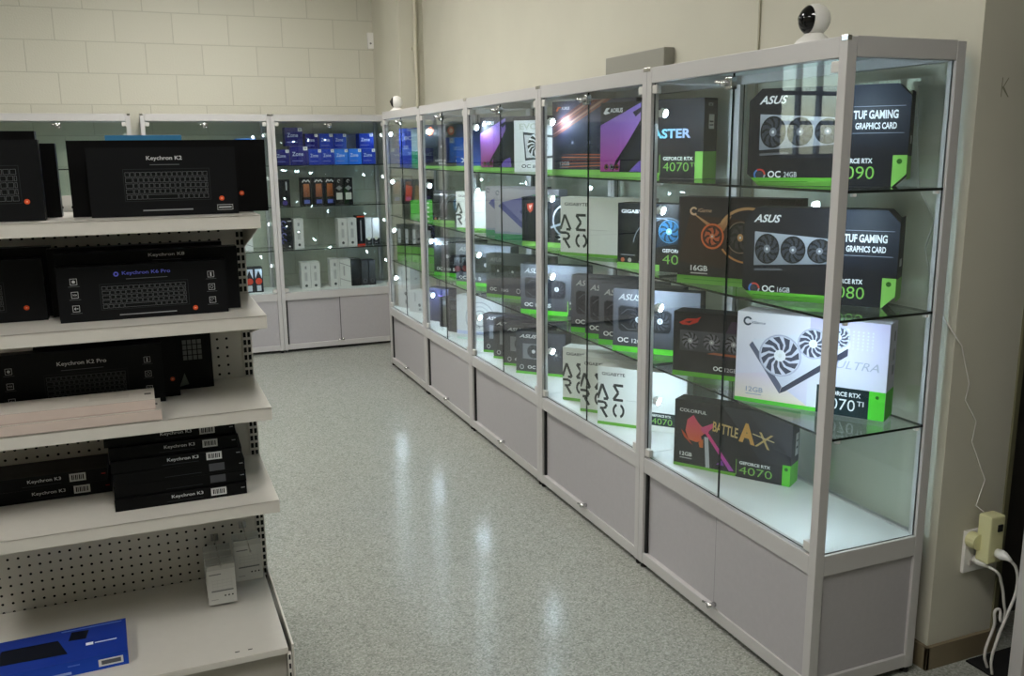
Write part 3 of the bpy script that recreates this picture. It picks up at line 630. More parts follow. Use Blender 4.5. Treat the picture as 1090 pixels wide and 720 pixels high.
def stripes5(A):
    A.rect(0, 0, 1, 1, '#17181c'); A.up(); A.rect(.2, .5, .6, .88, '#b9bcc2').rect(0, .0, 1, .42, '#5fa238'); A.up(); A.rect(.3, .6, .5, .64, '#55585e').rect(0, .2, 1, .235, '#1d2a16')
def whitetall(A):
    A.rect(0, 0, 1, 1, '#d3d5d8'); A.up(); A.disc(.6, .35, .012, '#55585e').rect(.55, .1, .7, .2, '#8a8d92').rect(.3, .5, .4, .9, '#b3b6ba')
def slimdark(A):
    A.rect(0, 0, 1, 1, '#1f2024'); A.up(); A.rect(.2, .1, .8, .7, '#3a3d2e').rect(.2, .75, .8, .9, '#4a4d50')
def purpleglow(A):
    A.rect(0, 0, 1, 1, '#232a3c', '#39406a'); A.up(); A.rect(.55, .2, .75, .8, '#9a7ce0')
Z = {1: SH[0], 2: SH[1], 3: SH[2], 4: .437}
GC = 'graphics_card_box'
def card(label, sh, bl, ang, w, d, h, color, front, side=None, group=None, **k):
    return carton(GC, label, 'box', (bl[0], bl[1], Z[sh]), ang, w, d, h, color, front, side, None, group, **k)
# near cabinet
card('black carton with cut corners and a three-fan card, top glass shelf of the near cabinet', 1, (1.655, 2.222), -52, .43, .085, .272, '#15151b', tuf('4090', '24GB'), tuf_side, cham=.034)
card('black carton with cut corners and a three-fan card, one shelf below the topmost such carton', 2, (1.66, 2.23), -54, .43, .085, .270, '#15151b', tuf('4080', '16GB'), tuf_side, cham=.034)
card('dark carton with an orange ring fan, beside the cut-cornered black carton', 2, (1.66, 2.585), -58, .40, .08, .285, '#1c171e', orange_ring)
card('white pearly carton with a tilted white card drawing, third shelf of the near cabinet', 3, (1.66, 2.245), -57, .44, .09, .279, '#d9d6e4', ultra, ultra_side, rough=.3)
card('black carton with a red eye emblem, beside the pearly white carton', 3, (1.66, 2.60), -53, .40, .085, .222, '#19161b', rog)
card('black carton with a pink and orange axe picture, on the floor of the near cabinet', 4, (1.683, 2.613), -57, .415, .075, .24, '#232327', axe, axe_side)
card('dark carton with a purple wing and large turquoise lettering on the top shelf', 1, (1.70, 3.22), -67, .47, .085, .283, '#1c1c24', aorus('4070'), dark_side)
card('black carton with thin curved lines and white lettering, in front of the wide white carton', 2, (1.66, 3.0), -60, .38, .085, .245, '#101115', windforce)
# second cabinet
card('slate carton with orange light streaks on the top shelf', 1, (1.70, 3.667), -67, .45, .085, .31, '#2c2a3c', streak_card)
card('wide white carton with large black letters behind the black curved-line carton', 2, (1.66, 3.50), -60, .42, .085, .245, '#e4e5e0', aero(k=.95))
dl = ['grey two-fan carton foremost of the four in a row on the third shelf', 'grey two-fan carton just behind the foremost of the four',
      'grey two-fan carton third from the front of the four', 'grey two-fan carton rearmost of the four, furthest from the orange-ring carton']
for k, (x, y) in enumerate(((1.655, 3.02), (1.66, 3.145), (1.665, 3.275), (1.672, 3.42))):
    card(dl[k], 3, (x, y), -50, .34, .07, .244, '#4a4c55', dual(), group='four grey two-fan cartons in a row')
al = ['white carton with large black letters, foremost of three on the cabinet floor', 'white carton with large black letters, middle of three on the cabinet floor', 'white carton with large black letters, rearmost of three on the cabinet floor']
for k, (x, y) in enumerate(((1.664, 3.156), (1.68, 3.345), (1.69, 3.54))):
    card(al[k], 4, (x, y), -50, .37, .085, .241, '#e4e5e0', aero(num='4070', k=.92), group='three white lettered cartons')
# third cabinet
card('white carton with a black-bladed fan picture on the top shelf', 1, (1.672, 4.035), -50, .36, .085, .243, '#e1e3e3', evo)
card('dark carton with a purple wing beside the white black-bladed fan carton', 1, (1.70, 4.564), -60, .41, .075, .275, '#1c1c24', aorus())
card('black carton with a red shield emblem beside the wide white lettered carton', 2, (1.66, 3.92), -58, .36, .085, .228, '#15161b', msi)
card('lilac carton with a tilted violet card, front one of two', 2, (1.66, 4.27), -58, .38, .08, .253, '#b3b0be', igame_pale, group='two lilac cartons')
card('lilac carton with a tilted violet card, rear one of two', 2, (1.694, 4.49), -58, .36, .08, .257, '#b3b0be', igame_pale, group='two lilac cartons')
card('grey two-fan carton alone in front of the long grey three-fan carton', 3, (1.655, 3.93), -50, .34, .07, .237, '#4a4c55', dual())
card('long grey carton with a dark three-fan card on the third shelf', 3, (1.685, 4.471), -58, .40, .08, .229, '#44464e', grey_tuf)
kl = ['dark single-fan carton foremost of four on the cabinet floor', 'dark single-fan carton second from the front of four on the floor', 'dark single-fan carton third from the front of four on the floor', 'dark single-fan carton rearmost of four on the cabinet floor']
for k, (x, y) in enumerate(((1.693, 4.088), (1.70, 4.27), (1.708, 4.44), (1.714, 4.61))):
    card(kl[k], 4, (x, y), -47, .265, .075, .215, '#2e3037', phoenix, group='four dark single-fan cartons')
# fourth cabinet
card('blue and black carton with silver curves on the top shelf of the fourth cabinet', 1, (1.70, 4.96), -60, .39, .08, .255, '#1c2440', lambda A: x3(A))
card('charcoal carton with a round orange emblem on the top shelf', 1, (1.70, 5.56), -60, .30, .08, .265, '#20222a', shieldbox)
card('dark carton half hidden behind the blue and black carton with silver curves', 1, (1.74, 5.27), -60, .28, .075, .26, '#1d1f26', shieldbox)
card('white carton with black letters in the fourth cabinet, alone on its shelf end', 2, (1.678, 4.921), -55, .34, .085, .215, '#e4e5e0', aero(k=.95))
card('plain black carton with white lettering in the fourth cabinet', 2, (1.70, 5.44), -55, .36, .085, .20, '#111216', windforce)
card('dark two-fan carton in the fourth cabinet above the slim dark cartons', 3, (1.69, 5.405), -58, .36, .08, .235, '#26272d', dual('4060', '#1c1d22', '#33353c'))
card('grey carton with two pale fans in the fourth cabinet', 3, (1.683, 4.96), -58, .39, .08, .24, '#4a4c55', dual('4060', '#3a3d48', '#8a8e9c'))
card('white carton with silver rings on the floor of the fourth cabinet', 4, (1.70, 5.02), -50, .32, .08, .262, '#d9dcdf', rings)
for k, y in enumerate((5.42, 5.25)):
    card(('slim dark carton beside the bluish carton with a violet stripe', 'slim dark carton beside the silver-ringed white carton')[k], 4, (1.72, y), -60, .14, .08, .19, '#26272a', slimdark, group='slim dark cartons')
card('bluish carton with a violet stripe on the floor of the fourth cabinet', 4, (1.72, 5.66), -60, .18, .08, .22, '#2b3350', purpleglow)
# far cabinet
card('blue carton on the top shelf of the far cabinet', 1, (1.72, 6.23), -60, .24, .08, .26, '#2c41a4', smallblue)
card('pale blue and green carton beside the blue one in the far cabinet', 1, (1.72, 5.93), -60, .27, .08, .25, '#a9cbdc', paleblue)
card('dark carton with red and brown bottle shapes in the far cabinet', 2, (1.72, 6.22), -60, .24, .08, .25, '#1b1b1f', bottle)
for k in range(4):
    c = card(['bottom', 'second', 'third', 'topmost'][k]+' flat green carton of the four stacked in the far cabinet', 2, (1.70, 5.93), -60, .28, .13, .028, '#4aa23c', lambda A: (A.rect(0, 0, 1, 1, '#55b840'), A.up(), A.rect(.3, .3, .6, .7, '#e8efe6')), group='four flat green cartons'); c.location.z += .030*k
for k in range(5):
    card(['first', 'second', 'third', 'fourth', 'fifth'][k]+' from the corner of five slim black and green cartons', 3, (1.68+.0358*k, 6.24-.062*k), -60, .068, .10, .26, '#1a1b1f', stripes5, group='five slim black and green cartons')
card('tall white carton on the floor of the far cabinet', 4, (1.68, 6.25), -60, .12, .10, .295, '#cfd1d4', whitetall)
card('lower white carton beside the tall one in the far cabinet', 4, (1.70, 6.04), -60, .16, .10, .15, '#cfd1d4', whitetall)
# ================================================================== BACK CABINET CONTENTS
def bitem(name, label, cat, x0, x1, z, h, color, front, group=None, y=7.19, d=.12):
    return carton(name, label, cat, (x0, y, z), 0, x1-x0, d, h, color, front, None, None, group)
def zone(c1, c2):
    def f(A):
        A.rect(0, 0, 1, 1, c1, c2); A.up(); A.text('Zone', .12, .48, .22, '#c9d4f4', w=.62, bold=.01); A.rect(.1, .2, .7, .24, '#7d86c8'); A.rect(.74, .78, .98, .98, '#e6e8ea').up(); A.rect(.82, .85, .90, .92, '#9a9ca0')
    return f
bx = lambda zx: .966+(zx-22)*.001121      # helper: shelf position along the back cabinet
dk, md, br = ('#1c1c6c', '#26267e'), ('#1f35a4', '#2a48b8'), ('#2c70e0', '#3c84f0')  # dark, medium and bright blue cartons
row1 = [(60, 155, .118, dk), (160, 282, .14, dk), (286, 374, .118, md), (376, 462, .118, md), (466, 560, .118, br), (564, 654, .118, br), (658, 755, .118, md)]
lab1 = ['small dark blue carton at the post end of the bottom row', 'large dark blue carton in the bottom row under another large one', 'dark blue carton in the bottom row next to the large ones',
        'blue carton in the middle of the bottom row', 'bright blue carton in the bottom row under a darker one', 'bright blue carton in the bottom row with nothing on it', 'blue carton at the corner end of the bottom row, one on top']
for (a, b, h, c), lb in zip(row1, lab1): bitem('blue_box', lb, 'box', bx(a), bx(b), SB[0], h, c[0], zone(*c), 'blue cartons on the back cabinet top shelf')
row2 = [(134, 252, .14, dk, .142), (268, 356, .115, dk, .12), (366, 460, .115, md, .12), (466, 552, .115, md, .12), (644, 746, .115, md, .12)]
lab2 = ['large dark blue carton stacked on the other large dark blue one', 'dark blue carton stacked beside the large one in the top row', 'blue carton in the middle of the stacked top row', 'blue carton stacked last before the gap in the top row', 'lone blue carton stacked at the corner end of the top row']
for (a, b, h, c, dz), lb in zip(row2, lab2): bitem('blue_box', lb, 'box', bx(a), bx(b), SB[0]+dz, h, c[0], zone(*c), 'blue cartons on the back cabinet top shelf', y=7.195)
def orangebox(A):
    A.rect(0, 0, 1, 1, '#141418'); A.up(); A.line([(.1, .84), (.3, .93), (.5, .86), (.7, .93), (.9, .84)], .008, '#d6d8da'); A.poly([(.15, .3), (.85, .3), (.8, .78), (.2, .78)], '#6a3d22', '#a8663a').rect(.2, .06, .8, .2, '#4a58a8')
def pairbox(A):
    A.rect(0, 0, 1, 1, '#17181b'); A.up(); A.rect(.15, .18, .85, .44, '#c4c6c2').poly([(.1, .62), (.5, .72), (.9, .62), (.5, .52)], '#85878a').arc(.5, .88, .012, .004, 0, 5, '#b9bbbd')
def purplebox(A):
    A.rect(0, 0, 1, 1, '#1b1b20'); A.up(); A.rect(.62, .6, .75, .92, '#b9bbc2').disc(.5, .12, .02, '#5a4a9a')
def darkletters(A):
    A.rect(0, 0, 1, 1, '#15161c'); A.up()
    for k in range(4): A.arc(.25, .85-k*.2, .02, .008, 0, 4.5, ('#7d7bc4', '#5a5aa4')[k % 2])
    A.rect(.6, .9, .95, .93, '#c9cbd0').disc(.7, .08, .006, '#fff')
def coolerbox(A):
    A.rect(0, 0, 1, 1, '#cfd0cf'); A.up(); A.disc(.5, .12, .011, '#3a3c40').rect(.35, .3, .65, .62, '#b0b2b3').rect(.4, .75, .6, .86, '#8d8f92')
def redbox(A):
    A.rect(0, 0, 1, 1, '#17151a'); A.up(); A.rect(0, 0, 1, .05, '#d0402c').rect(0, .95, 1, 1, '#e0502f').rect(.42, .15, .58, .85, '#8a8b92')
def glarebox(A):
    A.rect(0, .25, 1, 1, '#dfe3e8').rect(0, 0, 1, .25, '#232429'); A.up(); A.disc(.5, .24, .014, '#d9ddd0').rect(.3, .06, .7, .1, '#7d7f86')
def diagbox(A):
    A.rect(0, 0, 1, 1, '#d6d7d5'); A.up(); A.line([(0, .88), (1, .72)], .003, '#3c3e42').line([(0, .30), (1, .16)], .003, '#3c3e42').rect(.3, .4, .45, .75, '#aaacab')
def darkgrey(A):
    A.rect(0, 0, 1, 1, '#2b2c30', '#46484d'); A.up(); A.arc(.5, .18, .016, .004, 0, 6.28, '#85878b').rect(.35, .35, .65, .5, '#3a3c40')
its = [('cooler_box', 'black carton with a small violet dot below the smallest blue carton', 70, 145, SB[1], .20, '#1b1b20', purplebox),
       ('cooler_box', 'black carton with a brown panel, nearest the outer post on its shelf', 225, 290, SB[1], .21, '#141418', orangebox), ('cooler_box', 'black carton with a brown panel, middle of three', 310, 375, SB[1], .21, '#141418', orangebox),
       ('cooler_box', 'black carton with a brown panel, beside the two with white squares', 388, 450, SB[1], .21, '#141418', orangebox),
       ('cooler_box', 'black carton with a white square, next to the brown-panelled ones', 455, 515, SB[1], .205, '#17181b', pairbox), ('cooler_box', 'black carton with a white square, standing nearer the corner', 519, 580, SB[1], .205, '#17181b', pairbox),
       ('cooler_box', 'black carton with violet letters running down it', 66, 146, SB[2], .235, '#15161c', darkletters), ('cooler_box', 'slim white carton alone beside the violet-lettered black carton', 156, 222, SB[2], .23, '#cfd0cf', coolerbox),
       ('cooler_box', 'white carton first of the pair beside the red-edged black carton', 464, 529, SB[2], .22, '#cfd0cf', coolerbox), ('cooler_box', 'white carton touching the red-edged black carton', 531, 596, SB[2], .22, '#cfd0cf', coolerbox),
       ('cooler_box', 'black carton with red edges top and bottom', 599, 655, SB[2], .235, '#17151a', redbox), ('cooler_box', 'white and black carton touching the red-edged one', 660, 706, SB[2], .215, '#d0d4d9', glarebox), ('cooler_box', 'white and black carton nearest the corner post', 710, 760, SB[2], .215, '#d0d4d9', glarebox),
       ('cooler_box', 'pale carton on the cabinet floor, first from the outer post', 190, 253, ZB, .21, '#cfd0cf', coolerbox), ('cooler_box', 'pale carton on the cabinet floor, second from the outer post', 255, 320, ZB, .21, '#cfd0cf', coolerbox),
       ('cooler_box', 'white carton with one black dot beside the diagonal-lined white carton', 395, 460, ZB, .225, '#d6d7d5', coolerbox), ('cooler_box', 'white carton crossed by two diagonal lines', 463, 540, ZB, .22, '#d6d7d5', diagbox),
       ('cooler_box', 'plain black carton between the diagonal-lined white one and the dark grey pair', 545, 614, ZB, .215, '#131316', None), ('cooler_box', 'dark grey carton touching the plain black one', 618, 667, ZB, .20, '#303136', darkgrey), ('cooler_box', 'dark grey carton nearest the corner on the cabinet floor', 672, 720, ZB, .20, '#303136', darkgrey)]
for n, lb, a, b, z, h, c, fn in its: bitem(n, lb, 'box', bx(a), bx(b), z, h, c, fn, 'cartons in the back cabinet')
bitem('blue_box', 'blue carton seen over the keyboard boxes in the half-hidden cabinet', 'box', .725, .87, SB[0], .20, '#2f5fd0', zone('#2f6fd8', '#3f86e8'))
bitem('cooler_box', 'white carton in the half-hidden cabinet behind the shelf end', 'box', .72, .80, SB[2], .2, '#d9dcdd', diagbox)
def redcap(A):
    A.rect(0, 0, 1, 1, '#20232c'); A.up(); A.poly([(.1, .55), (.5, .9), (.9, .55), (.9, .95), (.1, .95)], '#c9d4e4').disc(.5, .45, .025, '#c9402c').rect(.25, .05, .75, .28, '#b9c0cc')
for k in range(2): bitem('cooler_box', 'small carton with a red disc '+('nearer the shelf of keyboards', 'nearer the cabinet post')[k], 'box', .725+.068*k, .79+.068*k, ZB, .19, '#20232c', redcap, 'small red-disc cartons')
bitem('cooler_box', 'grey carton glimpsed between the keyboard boxes through the far cabinet glass', 'box', -.41, -.31, SB[1], .18, '#8d8d88', None)
# ================================================================== SHOP SHELVING WITH KEYBOARDS
GX, GY, GW = .302, 2.933, .914
g = empty('shop_shelving', (GX-GW/2, GY, 0)); tag(g, 'cream metal shop shelving with pegboard back holding keyboard boxes', 'shelving')
hx = GW/2
m = MB(); m.box(-hx+.03, 0, .1, hx-.03, .012, 1.42)
for i in range(int((GW-.08)/.0283)):
    for j in range(int(1.26/.0283)):
        cx, cz = -hx+.045+i*.0283, .17+j*.0283
        m.add([(cx+.0042*math.cos(k*math.pi/4), -.0004, cz+.0042*math.sin(k*math.pi/4)) for k in range(8)], [tuple(range(8))], 1)
m.build('pegboard', [POWDER, HOLE], g)
for x in (-hx, hx-.03):
    m = MB(); m.box(x, -.004, 0, x+.03, .05, 1.44, 0, .002)
    for j in range(55):
        for xx in (x+.004, x+.017): m.box(xx, -.0046, .08+j*.0245, xx+.0085, -.004, .08+j*.0245+.016, 1)
    m.build('upright', [POWDER, HOLE], g)
for z, d in ((1.375, .443), (1.103, .438), (.836, .41), (.572, .443)):
    m = MB(); m.box(-hx+.001, -d, z-.003, hx-.001, -.006, z, 0); m.box(-hx+.001, -d, z-.036, hx-.001, -d+.004, z, 0, .0015); m.box(-hx+.001, -d+.004, z-.036, hx-.001, -d+.02, z-.034)
    s = m.build('shelf', POWDER, g)
    for x in (-hx+.002, hx-.005):
        b = MB(); b.add([(x+t, y, zz) for t in (0, .003) for y, zz in ((-.006, z-.004), (-d+.02, z-.004), (-d+.02, z-.034), (-.02, z-.125), (-.006, z-.125))],
                        [(0, 1, 2, 3, 4), (9, 8, 7, 6, 5), (0, 5, 6, 1), (1, 6, 7, 2), (2, 7, 8, 3), (3, 8, 9, 4), (4, 9, 5, 0)]); b.build('bracket', POWDER, s)
zb, db = .172, .545
m = MB(); m.box(-hx+.004, -db, zb-.02, hx-.016, -.006, zb, 0, .002)
for x in (-.30, -.265, .30, .335): m.box(x, -db+.03, zb, x+.012, -db+.034, zb+.0004, 1)
m.build('base_deck', [POWDER, HOLE], g)
MB().box(-hx+.004, -db+.03, .0, hx-.02, -db+.034, zb-.02).build('kick_panel', mat('kick_grey', '#b3aea5', .5), g)
for x in (-hx, hx-.006):
    m = MB(); m.box(x, -db+.0, 0, x+.006, -.006, zb+.006, 0, .001); e = m.build('end_plate', POWDER, g)
m = MB(); m.box(hx-.019, -db+.002, 0, hx-.008, -db+.02, zb-.024, 0)
for j in range(5): m.box(hx-.016, -db+.0015, .02+j*.028, hx-.011, -db+.002, .036+j*.028, 1)
m.build('base_bracket', [POWDER, HOLE], g)
# --- keyboard cartons
KB = '#050506'
def keys(A, x0, y0, x1, y1, rows=5, cols=16, line='#74777a', fill='#101213'):
    random.seed(3); A.frame(x0-.012, y0-.03, x1+.012, y1+.03, .0012, '#2f3234')
    for r in range(rows):
        ya = y0+(y1-y0)*(rows-1-r)/rows; yb = ya+(y1-y0)/rows*.80; c = 0
        while c < cols:
            wd = 1
            if r == rows-1 and c == 4: wd = 6
            elif c in (0, cols-2) and r in (1, 2, 3): wd = 1.5 if c == 0 else 2
            xa = x0+(x1-x0)*c/cols; xb = x0+(x1-x0)*min(cols, c+wd)/cols-(x1-x0)/cols*.14
            A.rect(xa, ya, xb, yb, line); A.L += 1; t = .0007; A.rect(xa+t/A.w, ya+t/A.h, xb-t/A.w, yb-t/A.h, fill); A.L -= 1; c += wd
    A.L += 2
def icon(A, x, y, s, kind):
    w, h = s/A.w, s/A.h; A.frame(x-w/2, y-h/2, x+w/2, y+h/2, .0011, '#c4c7c9'); A.rect(x-w*.8, y-h*.78, x+w*.8, y-h*.70, '#5b5e60')
    if kind == 0: A.disc(x, y, s*.24, '#c3c6c8')
    elif kind == 1: A.text('VIA', x-w*.33, y-h*.16, .32*h, '#b9bcbe', w=w*.66)
    elif kind == 2: A.poly([(x-w*.3, y), (x-w*.05, y+h*.25), (x-w*.05, y-h*.25)], '#b9bcbe').rect(x+w*.02, y-h*.06, x+w*.3, y+h*.06, '#b9bcbe')
    elif kind == 3: A.rect(x-w*.12, y-h*.32, x+w*.12, y+h*.32, '#c3c6c8')
    elif kind == 4: A.arc(x, y, s*.26, s*.07, 0, 6.28, '#a9acae')
    else: A.arc(x, y, s*.3, s*.06, .3, 4.2, '#8d9092').line([(x-w*.2, y-h*.2), (x+w*.25, y+h*.25)], s*.06, '#8d9092')
def kfront(title, tx0, tx1, ty, th, kb, col='#d4d6d8', icons=False, dots=(), tagbox=None, logo=False):
    def f(A):
        A.rect(0, 0, 1, 1, '#121315'); A.up()  # lighter ground: grey sheen of the front boxes put into the colour
        if logo: A.disc(tx0-.035, ty+th*.45, .0065, col).up(); A.disc(tx0-.035, ty+th*.45, .003, '#10121c')
        A.text(title, tx0, ty, th, col, w=tx1-tx0, bold=.012); A.rect(tx0+.02, ty-th*.75, tx1-.02, ty-th*.62, '#6a6d70')
        keys(A, *kb)
        if icons:
            for i, y in enumerate((.74, .50, .25)): icon(A, .095, y, .017, i); icon(A, .905, y, .017, 3+i)
        A.rect(.34, .075, .68, .095, '#8a8d8f')
        for x, y in dots: A.disc(x, y, .0065, '#d9552e').up(); A.rect(x-.006, y-.01, x+.006, y+.01, '#f0a080')
        if tagbox: A.frame(*tagbox, .001, '#c9ccce'); A.rect(tagbox[0]+.01, tagbox[1]+.03, tagbox[2]-.01, tagbox[3]-.03, '#b9bcbe')
    return f
def kdots(*dots):
    def f(A):
        A.rect(0, 0, 1, 1, '#050506'); A.up()
        for x, y in dots: A.disc(x, y, .0065, '#d9552e').up(); A.rect(x-.006, y-.01, x+.006, y+.01, '#f0a080')
    return f
def kbox(label, x0, x1, y, z, h, d, front=None, top=None, group=None, ang=0, color=KB, name='keyboard_box'):
    return carton(name, label, 'box', (x0, y, z), ang, x1-x0, d, h, color, front, None, top, group, rough=.38)
# top shelf
kbox('black keyboard box with key drawing and white title, in front on the top shelf', -.109, .256, 2.578, 1.375, .177, .045, kfront('Keychron K2', .39, .63, .80, .075, (.24, .25, .80, .66), dots=((.885, .235),), tagbox=(.85, .06, .96, .14)))
kbox('wider black keyboard box right behind the one with the white title on the top shelf', -.155, .343, 2.640, 1.375, .196, .05, kdots((.86, .26)))
kbox('black keyboard box cut by the picture edge in front on the top shelf', -.585, -.213, 2.557, 1.375, .198, .045, kfront('Keychron K4', .4, .64, .8, .07, (.2, .25, .86, .66), dots=((.90, .24),)))
kbox('tall black keyboard box behind the cut-off one on the top shelf', -.60, -.222, 2.610, 1.375, .22, .05)
kbox('plain black keyboard box standing rearmost on the top shelf by the gap', -.56, -.183, 2.668, 1.375, .190, .05)
carton('light_blue_box', 'light blue box whose top edge shows above the black keyboard boxes', 'box', (-.065, 2.80, 1.375), 0, .20, .08, .212, '#3f7fa8')
# second shelf
kbox('black keyboard box with a blue title and icons down both sides', -.21, .212, 2.602, 1.103, .145, .045, kfront('Keychron K6 Pro', .375, .66, .80, .085, (.25, .22, .75, .64), '#6a70e0', True, ((.795, .12),), logo=True))
kbox('taller black keyboard box whose white title shows above the blue-titled box', -.215, .250, 2.655, 1.103, .176, .045, kfront('Keychron K8', .50, .70, .885, .065, (.2, .2, .8, .6)))
kbox('plain black keyboard box rearmost behind the blue-titled one', -.235, .215, 2.715, 1.103, .185, .045)
kbox('dim black keyboard box with one orange dot at the cut-off end of the second shelf', -.60, -.245, 2.68, 1.103, .165, .05, kfront('Keychron C2', .4, .64, .8, .07, (.2, .2, .72, .62), dots=((.865, .22),)))
kbox('black keyboard box behind the dim one at the cut-off end of the second shelf', -.595, -.228, 2.74, 1.103, .19, .05)
# third shelf
kbox('black keyboard box with a white title and icons standing behind two pale flat boxes', -.40, .030, 2.715, .836, .172, .045, kfront('Keychron K2 Pro', .37, .66, .74, .085, (.30, .22, .77, .60), '#d9dbdd', True))
kbox('black keyboard box half behind the white-titled box on the third shelf', -.30, .072, 2.765, .836, .185, .045, kdots((.95, .28)))
kbox('narrow black box with a grey grid label at the back of the third shelf', .03, .172, 2.835, .836, .178, .05,
     lambda A: (A.rect(0, 0, 1, 1, '#0c0d0e'), A.up(), [A.rect(.42+.1*i, .50+.09*j, .50+.1*i, .575+.09*j, '#6d6f6f') for i in range(4) for j in range(4)], A.poly([(.3, .05), (.5, .08), (.42, .28)], '#6a6c66')))
PALE = '#cdbfb6'
def paleside(A): A.rect(0, 0, 1, 1, '#cbbbb2'); A.up(); A.rect(0, .0, 1, .08, '#b5a59c')
def paletop(A): A.rect(.0, 0, 1, 1, '#c4bdb4'); A.up(); A.rect(.62, .35, .85, .7, '#b8b1a8'); A.rect(.94, .45, .98, .6, '#4a4540')
kbox('pale pink flat box lying at the bottom of the pair on the third shelf', -.42, .014, 2.522, .836, .027, .13, paleside, paletop, 'pale flat boxes', name='flat_box')
kbox('pale pink flat box lying on top of the other pale one', -.43, .0, 2.535, .8638, .027, .13, paleside, paletop, 'pale flat boxes', name='flat_box')
# fourth shelf: stacks of flat black boxes
def spine(dim=False, bar=True, red=False, glare=False):
    def f(A):
        A.rect(0, 0, 1, 1, '#070809'); A.up(); c = '#3c3e41' if dim else '#c9ccce'
        if not dim: A.text('Keychron K3', .42, .42, .34, c, w=.24, bold=.01)
        A.rect(.38, .22, .66, .26, '#33363a')
        if bar:
            b = '#4a4c50' if dim else '#c6c8c8'; A.rect(.72, .22, .84, .86, b).up()
            if not dim:
                for k in range(7): A.rect(.735+k*.0135, .34, .735+k*.0135+(.006 if k % 2 else .009), .74, '#17181a')
        A.up(); A.rect(.955, .55, .985, .62, '#b9302c' if red else '#85888b')
    return f
six = [(-.127, .350, 2.580, 0, False), (-.126, .350, 2.588, .0, True), (-.125, .348, 2.586, .5, True), (-.128, .345, 2.592, -1.5, False), (-.130, .338, 2.602, -1.5, False), (-.140, .345, 2.612, -.5, False)]
slab = ['flat black keyboard box at the bottom of the taller stack', 'flat black keyboard box second from the bottom of the taller stack', 'flat black keyboard box third from the bottom of the taller stack',
        'flat black keyboard box fourth from the bottom of the taller stack', 'flat black keyboard box just under the topmost of the taller stack', 'flat black keyboard box topmost of the taller stack']
for k, (x, w, y, a, dim) in enumerate(six):
    kbox(slab[k], x, x+w, y, .572+.0352*k, .0345, .14, spine(dim), None, 'flat black keyboard boxes stacked', a)
for k in range(2):
    kbox(('flat black keyboard box with a red mark, lower of the short stack', 'flat black keyboard box with a red mark, upper of the short stack')[k], -.495-.008*k, -.138-.008*k, 2.757, .572+.0372*k, .0365, .14, spine(red=True), None, 'short stack of flat black boxes')
# bottom deck: blue box, hanging cards
def bluetop(A):
    A.rect(0, 0, 1, 1, '#1b3a9c', '#1a3590'); A.up(); A.poly([(.12, .30), (.60, .25), (.53, .70), (.16, .72)], '#101420').poly([(.60, .62), (.72, .60), (.74, .85), (.62, .88)], '#0f1320')
    A.rect(.78, .40, .93, .43, '#c9d4ee').rect(.72, .38, .77, .46, '#e4e9f6').rect(.55, .92, .97, .95, '#5f7fc8')
def bluefront(A):
    A.rect(0, 0, 1, 1, '#1f48b4', '#1d42a8'); A.up(); A.rect(.80, .2, .965, .72, '#cfd2d4').up(); A.rect(.82, .32, .95, .62, '#5b5e66'); A.rect(.42, .12, .62, .3, '#8fa8e0').rect(.60, .65, .68, .75, '#4a6cc8')
carton('blue_keyboard_set_box', 'glossy blue box with dark keyboard and mouse pictures lying on the bottom deck', 'box', (-.50, 2.465, .172), 2, .372, .19, .04, '#1d3f9f', bluefront, None, bluetop, rough=.28)
def hangcard(A):
    A.rect(0, 0, 1, 1, '#c9c9c5'); A.up(); A.rect(.08, .86, .5, .89, '#77787a')
    for k in range(4): A.rect(.15, .42+k*.09, .88, .425+k*.09, '#a4a5a4')
    for k in range(5): A.rect(.18+k*.17, .40, .185+k*.17, .74, '#b0b1b0')
    A.rect(.13, .36, .9, .40, '#77797a')
    for x in (.6, .73, .86): A.disc(x, .22, .0028, '#3a3b3d', 8)
    A.rect(.1, .12, .35, .14, '#9a9b9a')
def hook(x, z, lab):
    o = MB(); o.tube([(0, 0, 0), (0, -.24, 0), (0, -.25, .012)], .0025, 8); o.box(-.012, -.004, -.012, .012, 0, .012, 0, .001)
    h = o.build('peg_hook', CHROME, None, False, (x, GY-.0005, z)); tag(h, lab, 'hook', 'peg hooks'); return h
def pack(x, y, ztop, lab, w=.085, h=.155):
    o = MB(); o.box(0, 0, 0, w, .006, h, 0, .0015); ob = o.build('hanging_pack', mat('clear_grey_pack', '#bdbdb9', .25), None, False, (x, y, ztop-h)); tag(ob, lab, 'pack', 'white hanging packs')
    A = Art(w, h*.86); hangcard(A); A.build('paper_card', ob, lambda a, b, l: (a, -l, b+.002))
hook(.14, .307, 'thin peg hook carrying four white packs'); hook(.23, .335, 'thin peg hook carrying two white packs')
pl = ['front white hanging pack of the four on one hook', 'second white hanging pack of the four on one hook', 'third white hanging pack of the four on one hook', 'rear white hanging pack of the four on one hook']
for k, y in enumerate((2.705, 2.755, 2.805, 2.855)): pack(.098, y, .310, pl[k], .083, .128)
for k, y in enumerate((2.79, 2.85)): pack(.188, y, .338, ('front white hanging pack of the pair on its hook', 'rear white hanging pack of the pair on its hook')[k], .083, .135)
def curve_mesh(q):
    me = bpy.data.meshes.new_from_object(q.evaluated_get(bpy.context.evaluated_depsgraph_get())); o = bpy.data.objects.new(q.name, me); cu = q.data; nm = q.name
    bpy.data.objects.remove(q); bpy.data.curves.remove(cu); o.name = nm; COL.objects.link(o); return o
